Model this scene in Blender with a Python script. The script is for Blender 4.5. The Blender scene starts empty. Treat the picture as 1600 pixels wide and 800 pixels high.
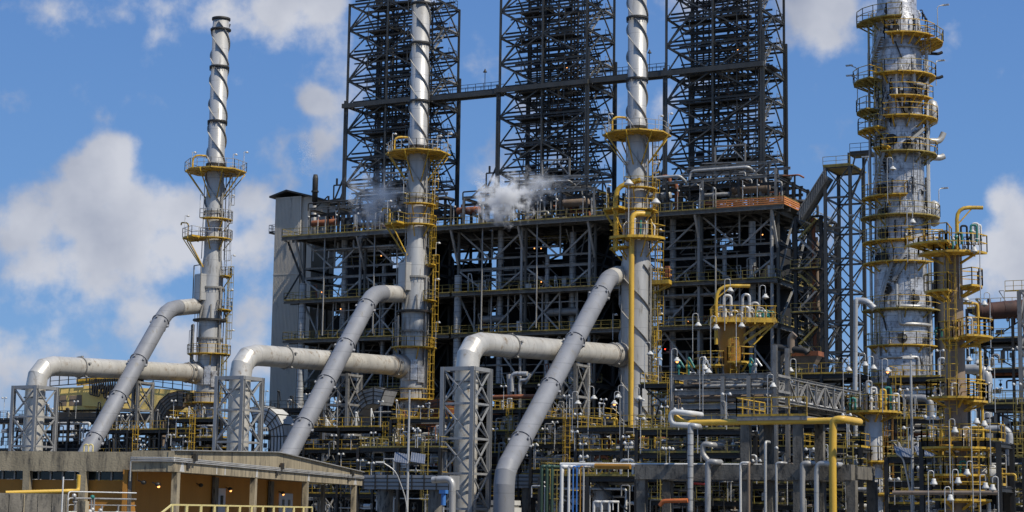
import bpy, math, random
from mathutils import Vector as V, noise as mnoise
random.seed(7)
S = bpy.context.scene
COL = S.collection
rad = math.radians
# ---------------------------------------------------------------- camera
F = 2900.0
TH, RO = rad(7.85), .0142
CAM = V((76.0, -219.4, 3.0))
w0 = V((-.457, .889, 0)).normalized(); r0 = V((w0.y, -w0.x, 0)); UP = V((0, 0, 1))
fw = w0*math.cos(TH) + UP*math.sin(TH); u_ = UP*math.cos(TH) - w0*math.sin(TH)
RT = r0*math.cos(RO) + u_*math.sin(RO); UU = u_*math.cos(RO) - r0*math.sin(RO)
cd = bpy.data.cameras.new('camera'); co = bpy.data.objects.new('camera', cd); COL.objects.link(co)
cd.sensor_width = 36; cd.lens = F/1600*36; cd.clip_start = .5; cd.clip_end = 30000
from mathutils import Matrix
m3 = Matrix((RT, UU, -fw)).transposed()
co.matrix_world = Matrix.Translation(CAM) @ m3.to_4x4()
S.camera = co
# ---------------------------------------------------------------- light
sh = (r0*.80 - w0*.60).normalized(); EL = rad(50)
sdir = sh*math.cos(EL) + UP*math.sin(EL)
sl = bpy.data.lights.new('sun', 'SUN'); sl.energy = 4.6; sl.angle = rad(.5); sl.color = (1, .94, .83)
so = bpy.data.objects.new('sun', sl); COL.objects.link(so); so.rotation_euler = (-sdir).to_track_quat('-Z', 'Y').to_euler()
S.cycles.volume_bounces = 4; S.cycles.max_bounces = 8
S.view_settings.view_transform = 'Standard'; S.view_settings.look = 'None'; S.view_settings.exposure = 0; S.view_settings.gamma = 1

def ray(px, py): return fw + RT*((px-800)/F) + UU*((400-py)/F)
def atd(px, py, d): return CAM + ray(px, py)*d
def aty(px, py, y):
    d = ray(px, py); return CAM + d*((y-CAM.y)/d.y)
def atx(px, py, x):
    d = ray(px, py); return CAM + d*((x-CAM.x)/d.x)
def atplane(px, py, p0, n):
    d = ray(px, py); return CAM + d*((p0-CAM).dot(n)/d.dot(n))

wd = bpy.data.worlds.new('World'); S.world = wd; wd.use_nodes = True
nt = wd.node_tree; nt.nodes.clear()
def N(t, **k):
    n = nt.nodes.new(t)
    for a, b in k.items(): setattr(n, a, b)
    return n
def L(a, b): nt.links.new(a, b)
def M(op, a, b=None, c=None, clamp=False):
    n = N('ShaderNodeMath', operation=op); n.use_clamp = clamp
    for i, x in enumerate((a, b, c)):
        if x is None: continue
        if hasattr(x, 'links'): L(x, n.inputs[i])
        else: n.inputs[i].default_value = x
    return n.outputs[0]
out = N('ShaderNodeOutputWorld')
sky = N('ShaderNodeTexSky', sky_type='NISHITA'); sky.sun_disc = False; sky.sun_elevation = EL; sky.sun_rotation = math.atan2(sh.x, sh.y)
sky.air_density = 1.0; sky.dust_density = .2; sky.ozone_density = 3.0
tc = N('ShaderNodeTexCoord')
nz = N('ShaderNodeTexNoise'); nz.inputs['Scale'].default_value = 30; nz.inputs['Detail'].default_value = 7; nz.inputs['Roughness'].default_value = .55
L(tc.outputs['Generated'], nz.inputs['Vector'])
nb = N('ShaderNodeTexNoise'); nb.inputs['Scale'].default_value = 9; nb.inputs['Detail'].default_value = 5
L(tc.outputs['Generated'], nb.inputs['Vector'])
# cumulus: soft discs at directions on the sky sphere (px of the photo only used to find the direction)
CL = [(45,350,75,.9),(115,335,70,.9),(175,262,52,1.0),(150,290,60,1),(215,330,85,1),(290,335,75,.9),(60,395,60,.7),(160,385,80,.8),(270,385,80,.7),(370,380,80,.5),
      (490,165,34,.75),(500,215,48,.7),(440,260,60,.5),(400,310,70,.55),(70,12,80,.55),(170,25,80,.6),(250,22,90,.6),(330,20,90,.65),(430,12,90,.7),(510,15,60,.7),(300,80,70,.25),(20,150,50,.45),
      (1255,15,60,.8),(1310,20,60,.85),(1300,55,45,.7),(1350,10,40,.6),(1560,318,42,.8),(1590,350,60,.85),(1555,385,60,.75),(1590,430,60,.75),(1500,440,60,.45),
      (1260,130,40,.3),(380,490,70,.7),(300,540,90,.55),(220,510,70,.45),(60,580,90,.65),(0,560,80,.6),(400,560,60,.7),(1130,-60,80,.8),(700,-120,120,.7),(1800,200,150,.8),(-150,330,120,.9),(-200,100,90,.6)]
acc = None
for px, py, rp, wt in CL:
    d = ray(px, py).normalized()
    vd = N('ShaderNodeVectorMath', operation='DISTANCE'); L(tc.outputs['Generated'], vd.inputs[0]); vd.inputs[1].default_value = d
    g = M('MULTIPLY', M('SMOOTH_MIN', M('SUBTRACT', 1.0, M('DIVIDE', vd.outputs['Value'], rp/F*1.55)), 1.0, .1), wt)
    g = M('MAXIMUM', g, 0.0)
    acc = g if acc is None else M('SMOOTH_MAX', acc, g, .25)
den = M('ADD', acc, M('MULTIPLY', M('SUBTRACT', nz.outputs['Fac'], .5), 1.5))
den = M('ADD', den, M('MULTIPLY', M('SUBTRACT', nb.outputs['Fac'], .53), .7))
mr = N('ShaderNodeMapRange', interpolation_type='SMOOTHSTEP'); L(den, mr.inputs['Value'])
mr.inputs['From Min'].default_value = .22; mr.inputs['From Max'].default_value = .64
# cloud tone: brighter tops, greyer thick bellies
nz2 = N('ShaderNodeTexNoise'); nz2.inputs['Scale'].default_value = 14; nz2.inputs['Detail'].default_value = 5; L(tc.outputs['Generated'], nz2.inputs['Vector'])
cr = N('ShaderNodeValToRGB'); L(nz2.outputs['Fac'], cr.inputs[0])
cr.color_ramp.elements[0].position = .35; cr.color_ramp.elements[0].color = (.40, .44, .55, 1)
cr.color_ramp.elements[1].position = .62; cr.color_ramp.elements[1].color = (.74, .76, .83, 1)
# deep clear blue: the Nishita dome graded by elevation so that it stays blue down to the horizon
sx = N('ShaderNodeSeparateXYZ'); L(tc.outputs['Generated'], sx.inputs[0])
gr = N('ShaderNodeValToRGB'); L(sx.outputs[2], gr.inputs[0])
gr.color_ramp.elements[0].position = 0; gr.color_ramp.elements[0].color = (.26, .45, .72, 1)
gr.color_ramp.elements[1].position = .30; gr.color_ramp.elements[1].color = (.105, .245, .58, 1)
el_ = gr.color_ramp.elements.new(.12); el_.color = (.155, .335, .67, 1)
sm = N('ShaderNodeMix', data_type='RGBA'); sm.inputs[0].default_value = .12; L(gr.outputs[0], sm.inputs[6])
sv = N('ShaderNodeVectorMath', operation='SCALE'); L(sky.outputs[0], sv.inputs[0]); sv.inputs['Scale'].default_value = .08; L(sv.outputs[0], sm.inputs[7])
b1 = N('ShaderNodeBackground'); b1.inputs['Strength'].default_value = 1.0; L(sm.outputs[2], b1.inputs['Color'])
b2 = N('ShaderNodeBackground'); b2.inputs['Strength'].default_value = .85; L(cr.outputs[0], b2.inputs['Color'])
mx = N('ShaderNodeMixShader'); L(M('MULTIPLY', mr.outputs[0], .93), mx.inputs[0]); L(b1.outputs[0], mx.inputs[1]); L(b2.outputs[0], mx.inputs[2])
L(mx.outputs[0], out.inputs[0])

# ---------------------------------------------------------------- materials
MAT = {}
def mat(name, c, rough=.6, metal=0.0, var=.25, c2=None, c2amt=.5, sc=.7, streak=3.0, bump=.15, emit=None, es=0, fine=9, seam=0, sax=2, sdark=.35, sw=.09, sheets=0):
    m = bpy.data.materials.new(name); m.use_nodes = True; t = m.node_tree; b = t.nodes['Principled BSDF']
    tcn = t.nodes.new('ShaderNodeTexCoord'); mp = t.nodes.new('ShaderNodeMapping'); mp.inputs['Scale'].default_value = (1, 1, 1/streak)
    ge = t.nodes.new('ShaderNodeNewGeometry'); t.links.new(ge.outputs['Position'], mp.inputs[0])
    n1 = t.nodes.new('ShaderNodeTexNoise'); n1.inputs['Scale'].default_value = sc; n1.inputs['Detail'].default_value = 6; n1.inputs['Roughness'].default_value = .62
    t.links.new(mp.outputs[0], n1.inputs['Vector'])
    r = t.nodes.new('ShaderNodeValToRGB'); t.links.new(n1.outputs['Fac'], r.inputs[0])
    r.color_ramp.elements[0].position = .3; r.color_ramp.elements[1].position = .7
    r.color_ramp.elements[0].color = tuple(x*(1-var) for x in c)+(1,); r.color_ramp.elements[1].color = tuple(min(1, x*(1+var)) for x in c)+(1,)
    col = r.outputs[0]
    if c2:
        n2 = t.nodes.new('ShaderNodeTexNoise'); n2.inputs['Scale'].default_value = sc*2.3; n2.inputs['Detail'].default_value = 8; n2.inputs['Roughness'].default_value = .7
        t.links.new(mp.outputs[0], n2.inputs['Vector'])
        r2 = t.nodes.new('ShaderNodeValToRGB'); t.links.new(n2.outputs['Fac'], r2.inputs[0])
        r2.color_ramp.elements[0].position = .68-c2amt*.3; r2.color_ramp.elements[1].position = .78-c2amt*.2
        mx_ = t.nodes.new('ShaderNodeMix'); mx_.data_type = 'RGBA'; t.links.new(r2.outputs[0], mx_.inputs[0]); t.links.new(col, mx_.inputs[6]); mx_.inputs[7].default_value = tuple(c2)+(1,)
        col = mx_.outputs[2]
    if seam:
        # horizontal sheet seams of metal cladding
        sp = t.nodes.new('ShaderNodeSeparateXYZ'); t.links.new(ge.outputs['Position'], sp.inputs[0])
        f = t.nodes.new('ShaderNodeMath'); f.operation = 'MULTIPLY'; t.links.new(sp.outputs[sax], f.inputs[0]); f.inputs[1].default_value = 1/seam
        g_ = t.nodes.new('ShaderNodeMath'); g_.operation = 'FRACT'; t.links.new(f.outputs[0], g_.inputs[0])
        h = t.nodes.new('ShaderNodeMath'); h.operation = 'LESS_THAN'; t.links.new(g_.outputs[0], h.inputs[0]); h.inputs[1].default_value = sw
        m2 = t.nodes.new('ShaderNodeMix'); m2.data_type = 'RGBA'; t.links.new(h.outputs[0], m2.inputs[0]); t.links.new(col, m2.inputs[6]); m2.inputs[7].default_value = tuple(x*sdark for x in c)+(1,)
        col = m2.outputs[2]
    if sheets:
        # cladding sheets wound round an upright shell: seams and sheet-to-sheet tone
        oc = t.nodes.new('ShaderNodeSeparateXYZ'); t.links.new(tcn.outputs['Object'], oc.inputs[0])
        at = t.nodes.new('ShaderNodeMath'); at.operation = 'ARCTAN2'; t.links.new(oc.outputs[1], at.inputs[0]); t.links.new(oc.outputs[0], at.inputs[1])
        am = t.nodes.new('ShaderNodeMath'); am.operation = 'MULTIPLY'; t.links.new(at.outputs[0], am.inputs[0]); am.inputs[1].default_value = sheets
        cb = t.nodes.new('ShaderNodeCombineXYZ'); t.links.new(am.outputs[0], cb.inputs[0]); t.links.new(oc.outputs[2], cb.inputs[1])
        bk = t.nodes.new('ShaderNodeTexBrick'); t.links.new(cb.outputs[0], bk.inputs['Vector']); bk.inputs['Scale'].default_value = 1; bk.inputs['Brick Width'].default_value = 3.1; bk.inputs['Row Height'].default_value = .62; bk.inputs['Mortar Size'].default_value = .022; bk.inputs['Bias'].default_value = .1
        bk.inputs['Color1'].default_value = (1, 1, 1, 1); bk.inputs['Color2'].default_value = (.76, .76, .78, 1); bk.inputs['Mortar'].default_value = (.42, .41, .4, 1)
        mm = t.nodes.new('ShaderNodeMix'); mm.data_type = 'RGBA'; mm.blend_type = 'MULTIPLY'; mm.inputs[0].default_value = 1; t.links.new(col, mm.inputs[6]); t.links.new(bk.outputs['Color'], mm.inputs[7]); col = mm.outputs[2]
    t.links.new(col, b.inputs['Base Color'])
    b.inputs['Metallic'].default_value = metal
    n3 = t.nodes.new('ShaderNodeTexNoise'); n3.inputs['Scale'].default_value = fine; n3.inputs['Detail'].default_value = 3; t.links.new(ge.outputs['Position'], n3.inputs['Vector'])
    mrr = t.nodes.new('ShaderNodeMapRange'); t.links.new(n3.outputs['Fac'], mrr.inputs['Value']); mrr.inputs['To Min'].default_value = max(.05, rough-.15); mrr.inputs['To Max'].default_value = min(1, rough+.15)
    t.links.new(mrr.outputs[0], b.inputs['Roughness'])
    if bump:
        bp = t.nodes.new('ShaderNodeBump'); bp.inputs['Strength'].default_value = bump; bp.inputs['Distance'].default_value = .05; t.links.new(n3.outputs['Fac'], bp.inputs['Height']); t.links.new(bp.outputs[0], b.inputs['Normal'])
    if emit: b.inputs['Emission Color'].default_value = tuple(emit)+(1,); b.inputs['Emission Strength'].default_value = es
    MAT[name] = m; return m
mat('silver', (.44, .43, .405), .43, .3, .22, (.16, .14, .11), .38, .6, 6, seam=2.3, sdark=.7, sw=.03)
mat('silverdark', (.30, .29, .27), .5, .25, .2, (.12, .11, .1), .5, .5, 4)
mat('duct', (.55, .52, .46), .40, .3, .18, (.27, .19, .11), .42, .5, 1.2, seam=1.9, sax=1, sdark=.72, sw=.035)
mat('ductblue', (.215, .22, .235), .55, .05, .12, (.18, .165, .14), .4, .5, 3, seam=2.4, sdark=.75, sw=.03)
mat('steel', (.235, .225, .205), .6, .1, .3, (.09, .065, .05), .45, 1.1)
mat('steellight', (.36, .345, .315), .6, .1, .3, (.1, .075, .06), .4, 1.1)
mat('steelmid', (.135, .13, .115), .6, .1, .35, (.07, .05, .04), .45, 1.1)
mat('steeldark', (.031, .029, .025), .6, .1, .35, (.09, .05, .035), .25)  # dark steel; on inner members it carries their shade in the colour
mat('towersteel', (.058, .058, .053), .55, .1, .3, (.10, .065, .05), .3)
mat('black', (.008, .008, .009), .8, 0, .4)  # near black, also holds the shade of deep voids in its colour
mat('white', (.55, .54, .51), .5, 0, .15, (.25, .2, .15), .25)
mat('cladding', (.58, .58, .58), .38, .45, .3, (.13, .11, .09), .58, 1.1, 1.6, .5, fine=5, sheets=2.5)
mat('insul', (.40, .40, .39), .5, .25, .25, (.12, .11, .1), .35, .8, 2, .3, seam=.8)
mat('yellow', (.52, .32, .03), .55, 0, .3, (.14, .085, .035), .55, 1.6)
mat('lampwhite', (.52, .51, .47), .5, 0, .25, (.16, .14, .11), .5, 3)
mat('yellowdull', (.30, .225, .05), .6, 0, .35, (.08, .06, .03), .55, 1.5)
mat('yellowpipe', (.62, .38, .05), .45, 0, .12, (.35, .2, .05), .2)
mat('ochre', (.33, .16, .02), .6, 0, .2, (.2, .09, .02), .3)
mat('brown', (.23, .17, .12), .6, .1, .2, (.10, .07, .05), .4, .8, 5)
mat('rust', (.25, .085, .035), .8, 0, .4, (.08, .04, .03), .5)
mat('orange', (.5, .13, .03), .7, 0, .25)
mat('red', (.42, .04, .02), .6, 0, .2)
mat('green', (.06, .11, .06), .5, 0, .2, (.25, .3, .2), .2)
mat('teal', (.02, .16, .13), .5, 0, .2)
mat('blue', (.05, .17, .45), .5, 0, .15)
mat('concrete', (.31, .255, .165), .85, 0, .3, (.075, .065, .05), .6, 1.0, 5, .4)
mat('concretedark', (.15, .135, .11), .85, 0, .45, (.03, .03, .03), .6, 1.3, 3, .5)
mat('shedgrey', (.55, .50, .42), .7, .1, .08, (.2, .19, .17), .3, .3, 5)
mat('ochrewall', (.38, .165, .02), .75, 0, .12, (.3, .13, .02), .3, .5, 4)
mat('glassdark', (.02, .03, .03), .12, .2, .2, bump=0)
mat('door', (.42, .44, .48), .5, 0, .06)
mat('cranepaint', (.9, .64, .2), .6, 0, .1, (.4, .3, .12), .3)
mat('paleyellow', (.62, .52, .22), .6, 0, .1)
mat('panel', (.10, .115, .15), .35, .2, .15, bump=0)
mat('netting', (.55, .2, .06), .8, 0, .25)
mat('gravel', (.16, .15, .13), .95, 0, .35, (.08, .08, .07), .5, .2, 1, .5)
mat('asphalt', (.055, .055, .055), .9, 0, .25)
mat('bluegrey', (.29, .29, .285), .5, .2, .15, (.13, .12, .11), .3)
mat('rustdark', (.075, .035, .025), .75, .1, .4, (.03, .02, .02), .5)
mat('greendark', (.03, .06, .035), .5, 0, .25, (.2, .24, .17), .2)
mat('glow', (1, .5, .2), .5, 0, 0, bump=0, emit=(1, .38, .10), es=3)
mat('redglow', (1, .1, .05), .5, 0, 0, bump=0, emit=(1, .05, .02), es=5)

# ---------------------------------------------------------------- mesh builder
class MB:
    def __init__(s): s.v = []; s.f = []; s.sm = []
    def add(s, vs, fs, sm=False):
        o = len(s.v); s.v += [tuple(x) for x in vs]; s.f += [tuple(o+i for i in f) for f in fs]; s.sm += [sm]*len(fs); return s
    def box(s, c, d, ax=None):
        c = V(c); a = ax or (V((1, 0, 0)), V((0, 1, 0)), V((0, 0, 1))); h = [x/2 for x in d]
        vs = [c+a[0]*(h[0]*i)+a[1]*(h[1]*j)+a[2]*(h[2]*k) for i in (-1, 1) for j in (-1, 1) for k in (-1, 1)]
        return s.add(vs, [(0, 1, 3, 2), (4, 6, 7, 5), (0, 4, 5, 1), (2, 3, 7, 6), (0, 2, 6, 4), (1, 5, 7, 3)])
    def bb(s, a, b):
        a, b = V(a), V(b); return s.box((a+b)/2, [abs(x) for x in (b-a)])
    def bar(s, p, q, w, h=None):
        p, q = V(p), V(q); d = q-p; l = d.length
        if l < 1e-4: return s
        d /= l; up = V((0, 0, 1)) if abs(d.z) < .95 else V((0, 1, 0)); x = d.cross(up).normalized(); y = x.cross(d)
        return s.box((p+q)/2, (w, h or w, l), (x, y, d))
    def ibeam(s, p, q, w, h):
        p, q = V(p), V(q); d = (q-p).normalized(); up = V((0, 0, 1)) if abs(d.z) < .95 else V((0, 1, 0)); x = d.cross(up).normalized(); y = x.cross(d)
        t = .12*h; o = y*(h/2-t/2)
        s.box((p+q)/2+o, (w, t, (q-p).length), (x, y, d)); s.box((p+q)/2-o, (w, t, (q-p).length), (x, y, d))
        return s.box((p+q)/2, (w*.18, h-2*t, (q-p).length), (x, y, d))
    def tube(s, pts, r, n=8, r2=None, cap=True):
        pts = [V(p) for p in pts]; pts = [p for i, p in enumerate(pts) if i == 0 or (p-pts[i-1]).length > 1e-5]; k = len(pts); rings = []; prev = None
        for i, p in enumerate(pts):
            if i == 0: t = pts[1]-p
            elif i == k-1: t = p-pts[i-1]
            else: t = (pts[i+1]-p).normalized()+(p-pts[i-1]).normalized()
            t = t.normalized() if t.length > 1e-6 else prev[0]
            if prev is None:
                a = V((0, 0, 1)) if abs(t.z) < .9 else V((1, 0, 0)); x = a.cross(t).normalized()
            else: x = (prev[1]-t*prev[1].dot(t)).normalized()
            y = t.cross(x)
            sc = 1.0
            if 0 < i < k-1:
                cs = max(.5, (pts[i+1]-p).normalized().dot(t)); sc = 1.0
            rr = r if r2 is None else r+(r2-r)*i/(k-1)
            rings.append([p+(x*math.cos(2*math.pi*j/n)+y*math.sin(2*math.pi*j/n))*rr*sc for j in range(n)]); prev = (t, x)
        vs = [v for ring in rings for v in ring]
        s.add(vs, [(i*n+j, i*n+(j+1) % n, (i+1)*n+(j+1) % n, (i+1)*n+j) for i in range(k-1) for j in range(n)], True)
        if cap:
            s.add(rings[0][::-1], [tuple(range(n))]); s.add(rings[-1], [tuple(range(n))])
        return s
    def mtube(s, pts, r, n=28):
        # mitred duct: straight cans meeting in flat welded joints
        pts = [V(p) for p in pts]; d = [(b-a).normalized() for a, b in zip(pts, pts[1:])]
        pn = [d[0]]+[(a+b).normalized() for a, b in zip(d, d[1:])]+[d[-1]]
        ref = V((1, 0, 0)) if abs(d[0].x) < .9 else V((0, 1, 0))
        for i in range(len(d)):
            x = (ref-d[i]*ref.dot(d[i])).normalized(); y = d[i].cross(x); rings = []
            for p, nrm in ((pts[i], pn[i]), (pts[i+1], pn[i+1])):
                ring = []
                for j in range(n):
                    o = (x*math.cos(2*math.pi*j/n)+y*math.sin(2*math.pi*j/n))*r; ring.append(p+o-d[i]*(o.dot(nrm)/d[i].dot(nrm)))
                rings.append(ring)
            s.add(rings[0]+rings[1], [(j, (j+1) % n, n+(j+1) % n, n+j) for j in range(n)], True)
        return s
    def pipe(s, pts, r, n=8, bend=None, seg=4):
        pts = [V(p) for p in pts]; b = bend if bend is not None else r*2.2; o = [pts[0]]
        for i in range(1, len(pts)-1):
            a, c = (pts[i-1]-pts[i]), (pts[i+1]-pts[i]); bl = min(b, a.length*.48, c.length*.48)
            A = pts[i]+a.normalized()*bl; B = pts[i]+c.normalized()*bl
            for j in range(seg+1):
                t = j/seg; o.append(A*(1-t)**2+pts[i]*2*t*(1-t)+B*t*t)
        o.append(pts[-1]); return s.tube(o, r, n)
    def lathe(s, prof, c=(0, 0, 0), n=24, sm=True, a0=0, a1=2*math.pi):
        c = V(c); full = abs(a1-a0-2*math.pi) < 1e-6; m = n if full else n+1
        vs = [c+V((r*math.cos(a0+(a1-a0)*j/n), r*math.sin(a0+(a1-a0)*j/n), z)) for r, z in prof for j in range(m)]
        fs = [(i*m+j, i*m+(j+1) % m, (i+1)*m+(j+1) % m, (i+1)*m+j) for i in range(len(prof)-1) for j in range(n)]
        return s.add(vs, fs, sm)
    def cyl(s, c, r, z0, z1, n=20, r2=None):
        c = V((c[0], c[1], 0)); r2 = r if r2 is None else r2
        s.lathe([(r, z0), (r2, z1)], c, n)
        s.lathe([(0.001, z1), (r2, z1)][::-1], c, n, False); return s.lathe([(r, z0), (.001, z0)][::-1], c, n, False)
    def sphere(s, c, r, n=10, sq=(1, 1, 1)):
        c = V(c); vs = []; m = n//2
        for i in range(m+1):
            for j in range(n):
                a = math.pi*i/m; b = 2*math.pi*j/n
                vs.append(c+V((r*sq[0]*math.sin(a)*math.cos(b), r*sq[1]*math.sin(a)*math.sin(b), r*sq[2]*math.cos(a))))
        return s.add(vs, [(i*n+j, (i+1)*n+j, (i+1)*n+(j+1) % n, i*n+(j+1) % n) for i in range(m) for j in range(n)], True)
    def disc(s, c, nrm, r, t, n=14):
        nrm = V(nrm).normalized(); return s.tube([V(c)-nrm*t/2, V(c)+nrm*t/2], r, n)
    def rail(s, pts, h=1.1, sp=1.5, w=.055, toe=True):
        pts = [V(p) for p in pts]
        for a, b in zip(pts, pts[1:]):
            l = (b-a).length; k = max(1, round(l/sp))
            s.bar(a+UP*h, b+UP*h, w); s.bar(a+UP*h*.52, b+UP*h*.52, w*.8)
            if toe: s.bar(a+UP*.08, b+UP*.08, .03, .16)
            for i in range(k+1): p = a.lerp(b, i/k); s.bar(p, p+UP*h, w)
        return s
    def ladder(s, p, h, out_, w=.5, cage=True, t=.05):
        p, out_ = V(p), V(out_).normalized(); sd = V((-out_.y, out_.x, 0))
        for q in (-1, 1): s.bar(p+sd*q*w/2, p+sd*q*w/2+UP*h, t)
        for i in range(int(h/.45)): s.bar(p-sd*w/2+UP*(.45*i+.2), p+sd*w/2+UP*(.45*i+.2), t*.7)
        if cage and h > 2.6:
            R = .42; k = max(2, int((h-2)/1.1)+1); arc = [(-1.0, .05), (-.95, .7), (-.55, 1.3), (0, 1.6), (.55, 1.3), (.95, .7), (1.0, .05)]
            P = lambda i, z: p+sd*arc[i][0]*R+out_*arc[i][1]*R*1.1+UP*z
            for q in range(k):
                z = 2.1+(h-2.1)*q/(k-1)
                for i in range(6): s.bar(P(i, z), P(i+1, z), t*.8)
            for i in (1, 3, 5): s.bar(P(i, 2.1), P(i, h), t*.7)
        return s
    def build(s, name, m, parent=None, label=None, kind=None):
        me = bpy.data.meshes.new(name)
        r = parent
        off = V((0, 0, 0))
        while r is not None: off += r.location; r = r.parent
        if parent is None and s.v:
            xs = [v[0] for v in s.v]; ys = [v[1] for v in s.v]; zs = [v[2] for v in s.v]
            off = V(((min(xs)+max(xs))/2, (min(ys)+max(ys))/2, min(zs)))
        me.from_pydata([V(v)-off for v in s.v], [], s.f); me.polygons.foreach_set('use_smooth', s.sm); me.update()
        me.materials.append(MAT[m] if isinstance(m, str) else m)
        ob = bpy.data.objects.new(name, me); COL.objects.link(ob)
        if parent is None: ob.location = off
        else: ob.parent = parent
        if label: ob['label'] = label
        if kind: ob['kind'] = kind
        return ob
def T(name, label, cat, loc, group=None):
    o = bpy.data.objects.new(name, None); COL.objects.link(o); o.location = V(loc); o.empty_display_size = .3
    o['label'] = label; o['category'] = cat
    if group: o['group'] = group
    return o
def tag(o, label, cat, group=None):
    o['label'] = label; o['category'] = cat
    if group: o['group'] = group
    return o
def copy_tree(o, loc=None, par=None):
    c = o.copy(); COL.objects.link(c)
    if par is not None: c.parent = par
    if loc is not None: c.location = V(loc)
    for ch in [x for x in KIDS.get(o.name, [])]: copy_tree(ch, None, c)
    return c
KIDS = {}
def index_kids():
    KIDS.clear()
    for o in bpy.data.objects:
        if o.parent: KIDS.setdefault(o.parent.name, []).append(o)
def cdir(a):  # horizontal direction; a in degrees, 0 towards the camera side, + to its right
    a = rad(a); return -w0*math.cos(a) + r0*math.sin(a)
def sector(c, ri, ro, a0, a1, n=None):
    n = n or max(3, int(abs(a1-a0)/20)); return [(c+cdir(a0+(a1-a0)*i/n)*ri, c+cdir(a0+(a1-a0)*i/n)*ro) for i in range(n+1)]
def arc_platform(parent, c, z, ri, ro, a0, a1, mdeck, mrail, brackets=2, h=1.1, t=.13, bz=1.6, n=None, closed=True):
    """a ring-sector platform: deck (> railing, bracket)"""
    c = V((c[0], c[1], z)); se = sector(c, ri, ro, a0, a1, n); mb = MB()
    for (a, b), (d, e) in zip(se, se[1:]):
        mb.add([a, b, e, d, a-UP*t, b-UP*t, e-UP*t, d-UP*t], [(0, 1, 2, 3), (7, 6, 5, 4), (1, 5, 6, 2), (0, 3, 7, 4)])
        mb.bar(a.lerp(b, .5)-UP*(t+.06), d.lerp(e, .5)-UP*(t+.06), .08, .12)
    for a, b in (se[0], se[-1]): mb.bar(a-UP*t*.5, b-UP*t*.5, .06, t)
    dk = mb.build('platform', mdeck, parent)
    pts = [b for a, b in se]
    if closed: pts = [se[0][0]]+pts+[se[-1][0]]
    MB().rail(pts, h, 1.2, .065, False).build('railing', mrail, dk)
    if brackets:
        mb = MB()
        for i in range(brackets):
            a = a0+(a1-a0)*(i+.5)/brackets; A = c+cdir(a)*(ro-.1)-UP*t; B = c+cdir(a)*ri-UP*bz
            mb.bar(A, B, .13); mb.bar(c+cdir(a)*ri-UP*(t+.05), A, .12)
        mb.build('bracket', mdeck, dk)
    return dk

# ---------------------------------------------------------------- ground
g = MB(); g.add([(-6000, -6000, 0), (6000, -6000, 0), (6000, 6000, 0), (-6000, 6000, 0)], [(0, 1, 2, 3)])
g.build('ground', 'gravel', kind='structure')
g = MB(); g.add([(-300, -75, .004), (200, -75, .004), (200, -67, .004), (-300, -67, .004)], [(0, 1, 2, 3)])
g.build('road', 'asphalt', kind='structure')
g = MB(); g.bb((-300, -75.3, 0), (200, -75.01, .14)); g.bb((-300, -66.99, 0), (200, -66.7, .14)); g.build('kerb', 'concrete', kind='structure')

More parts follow.
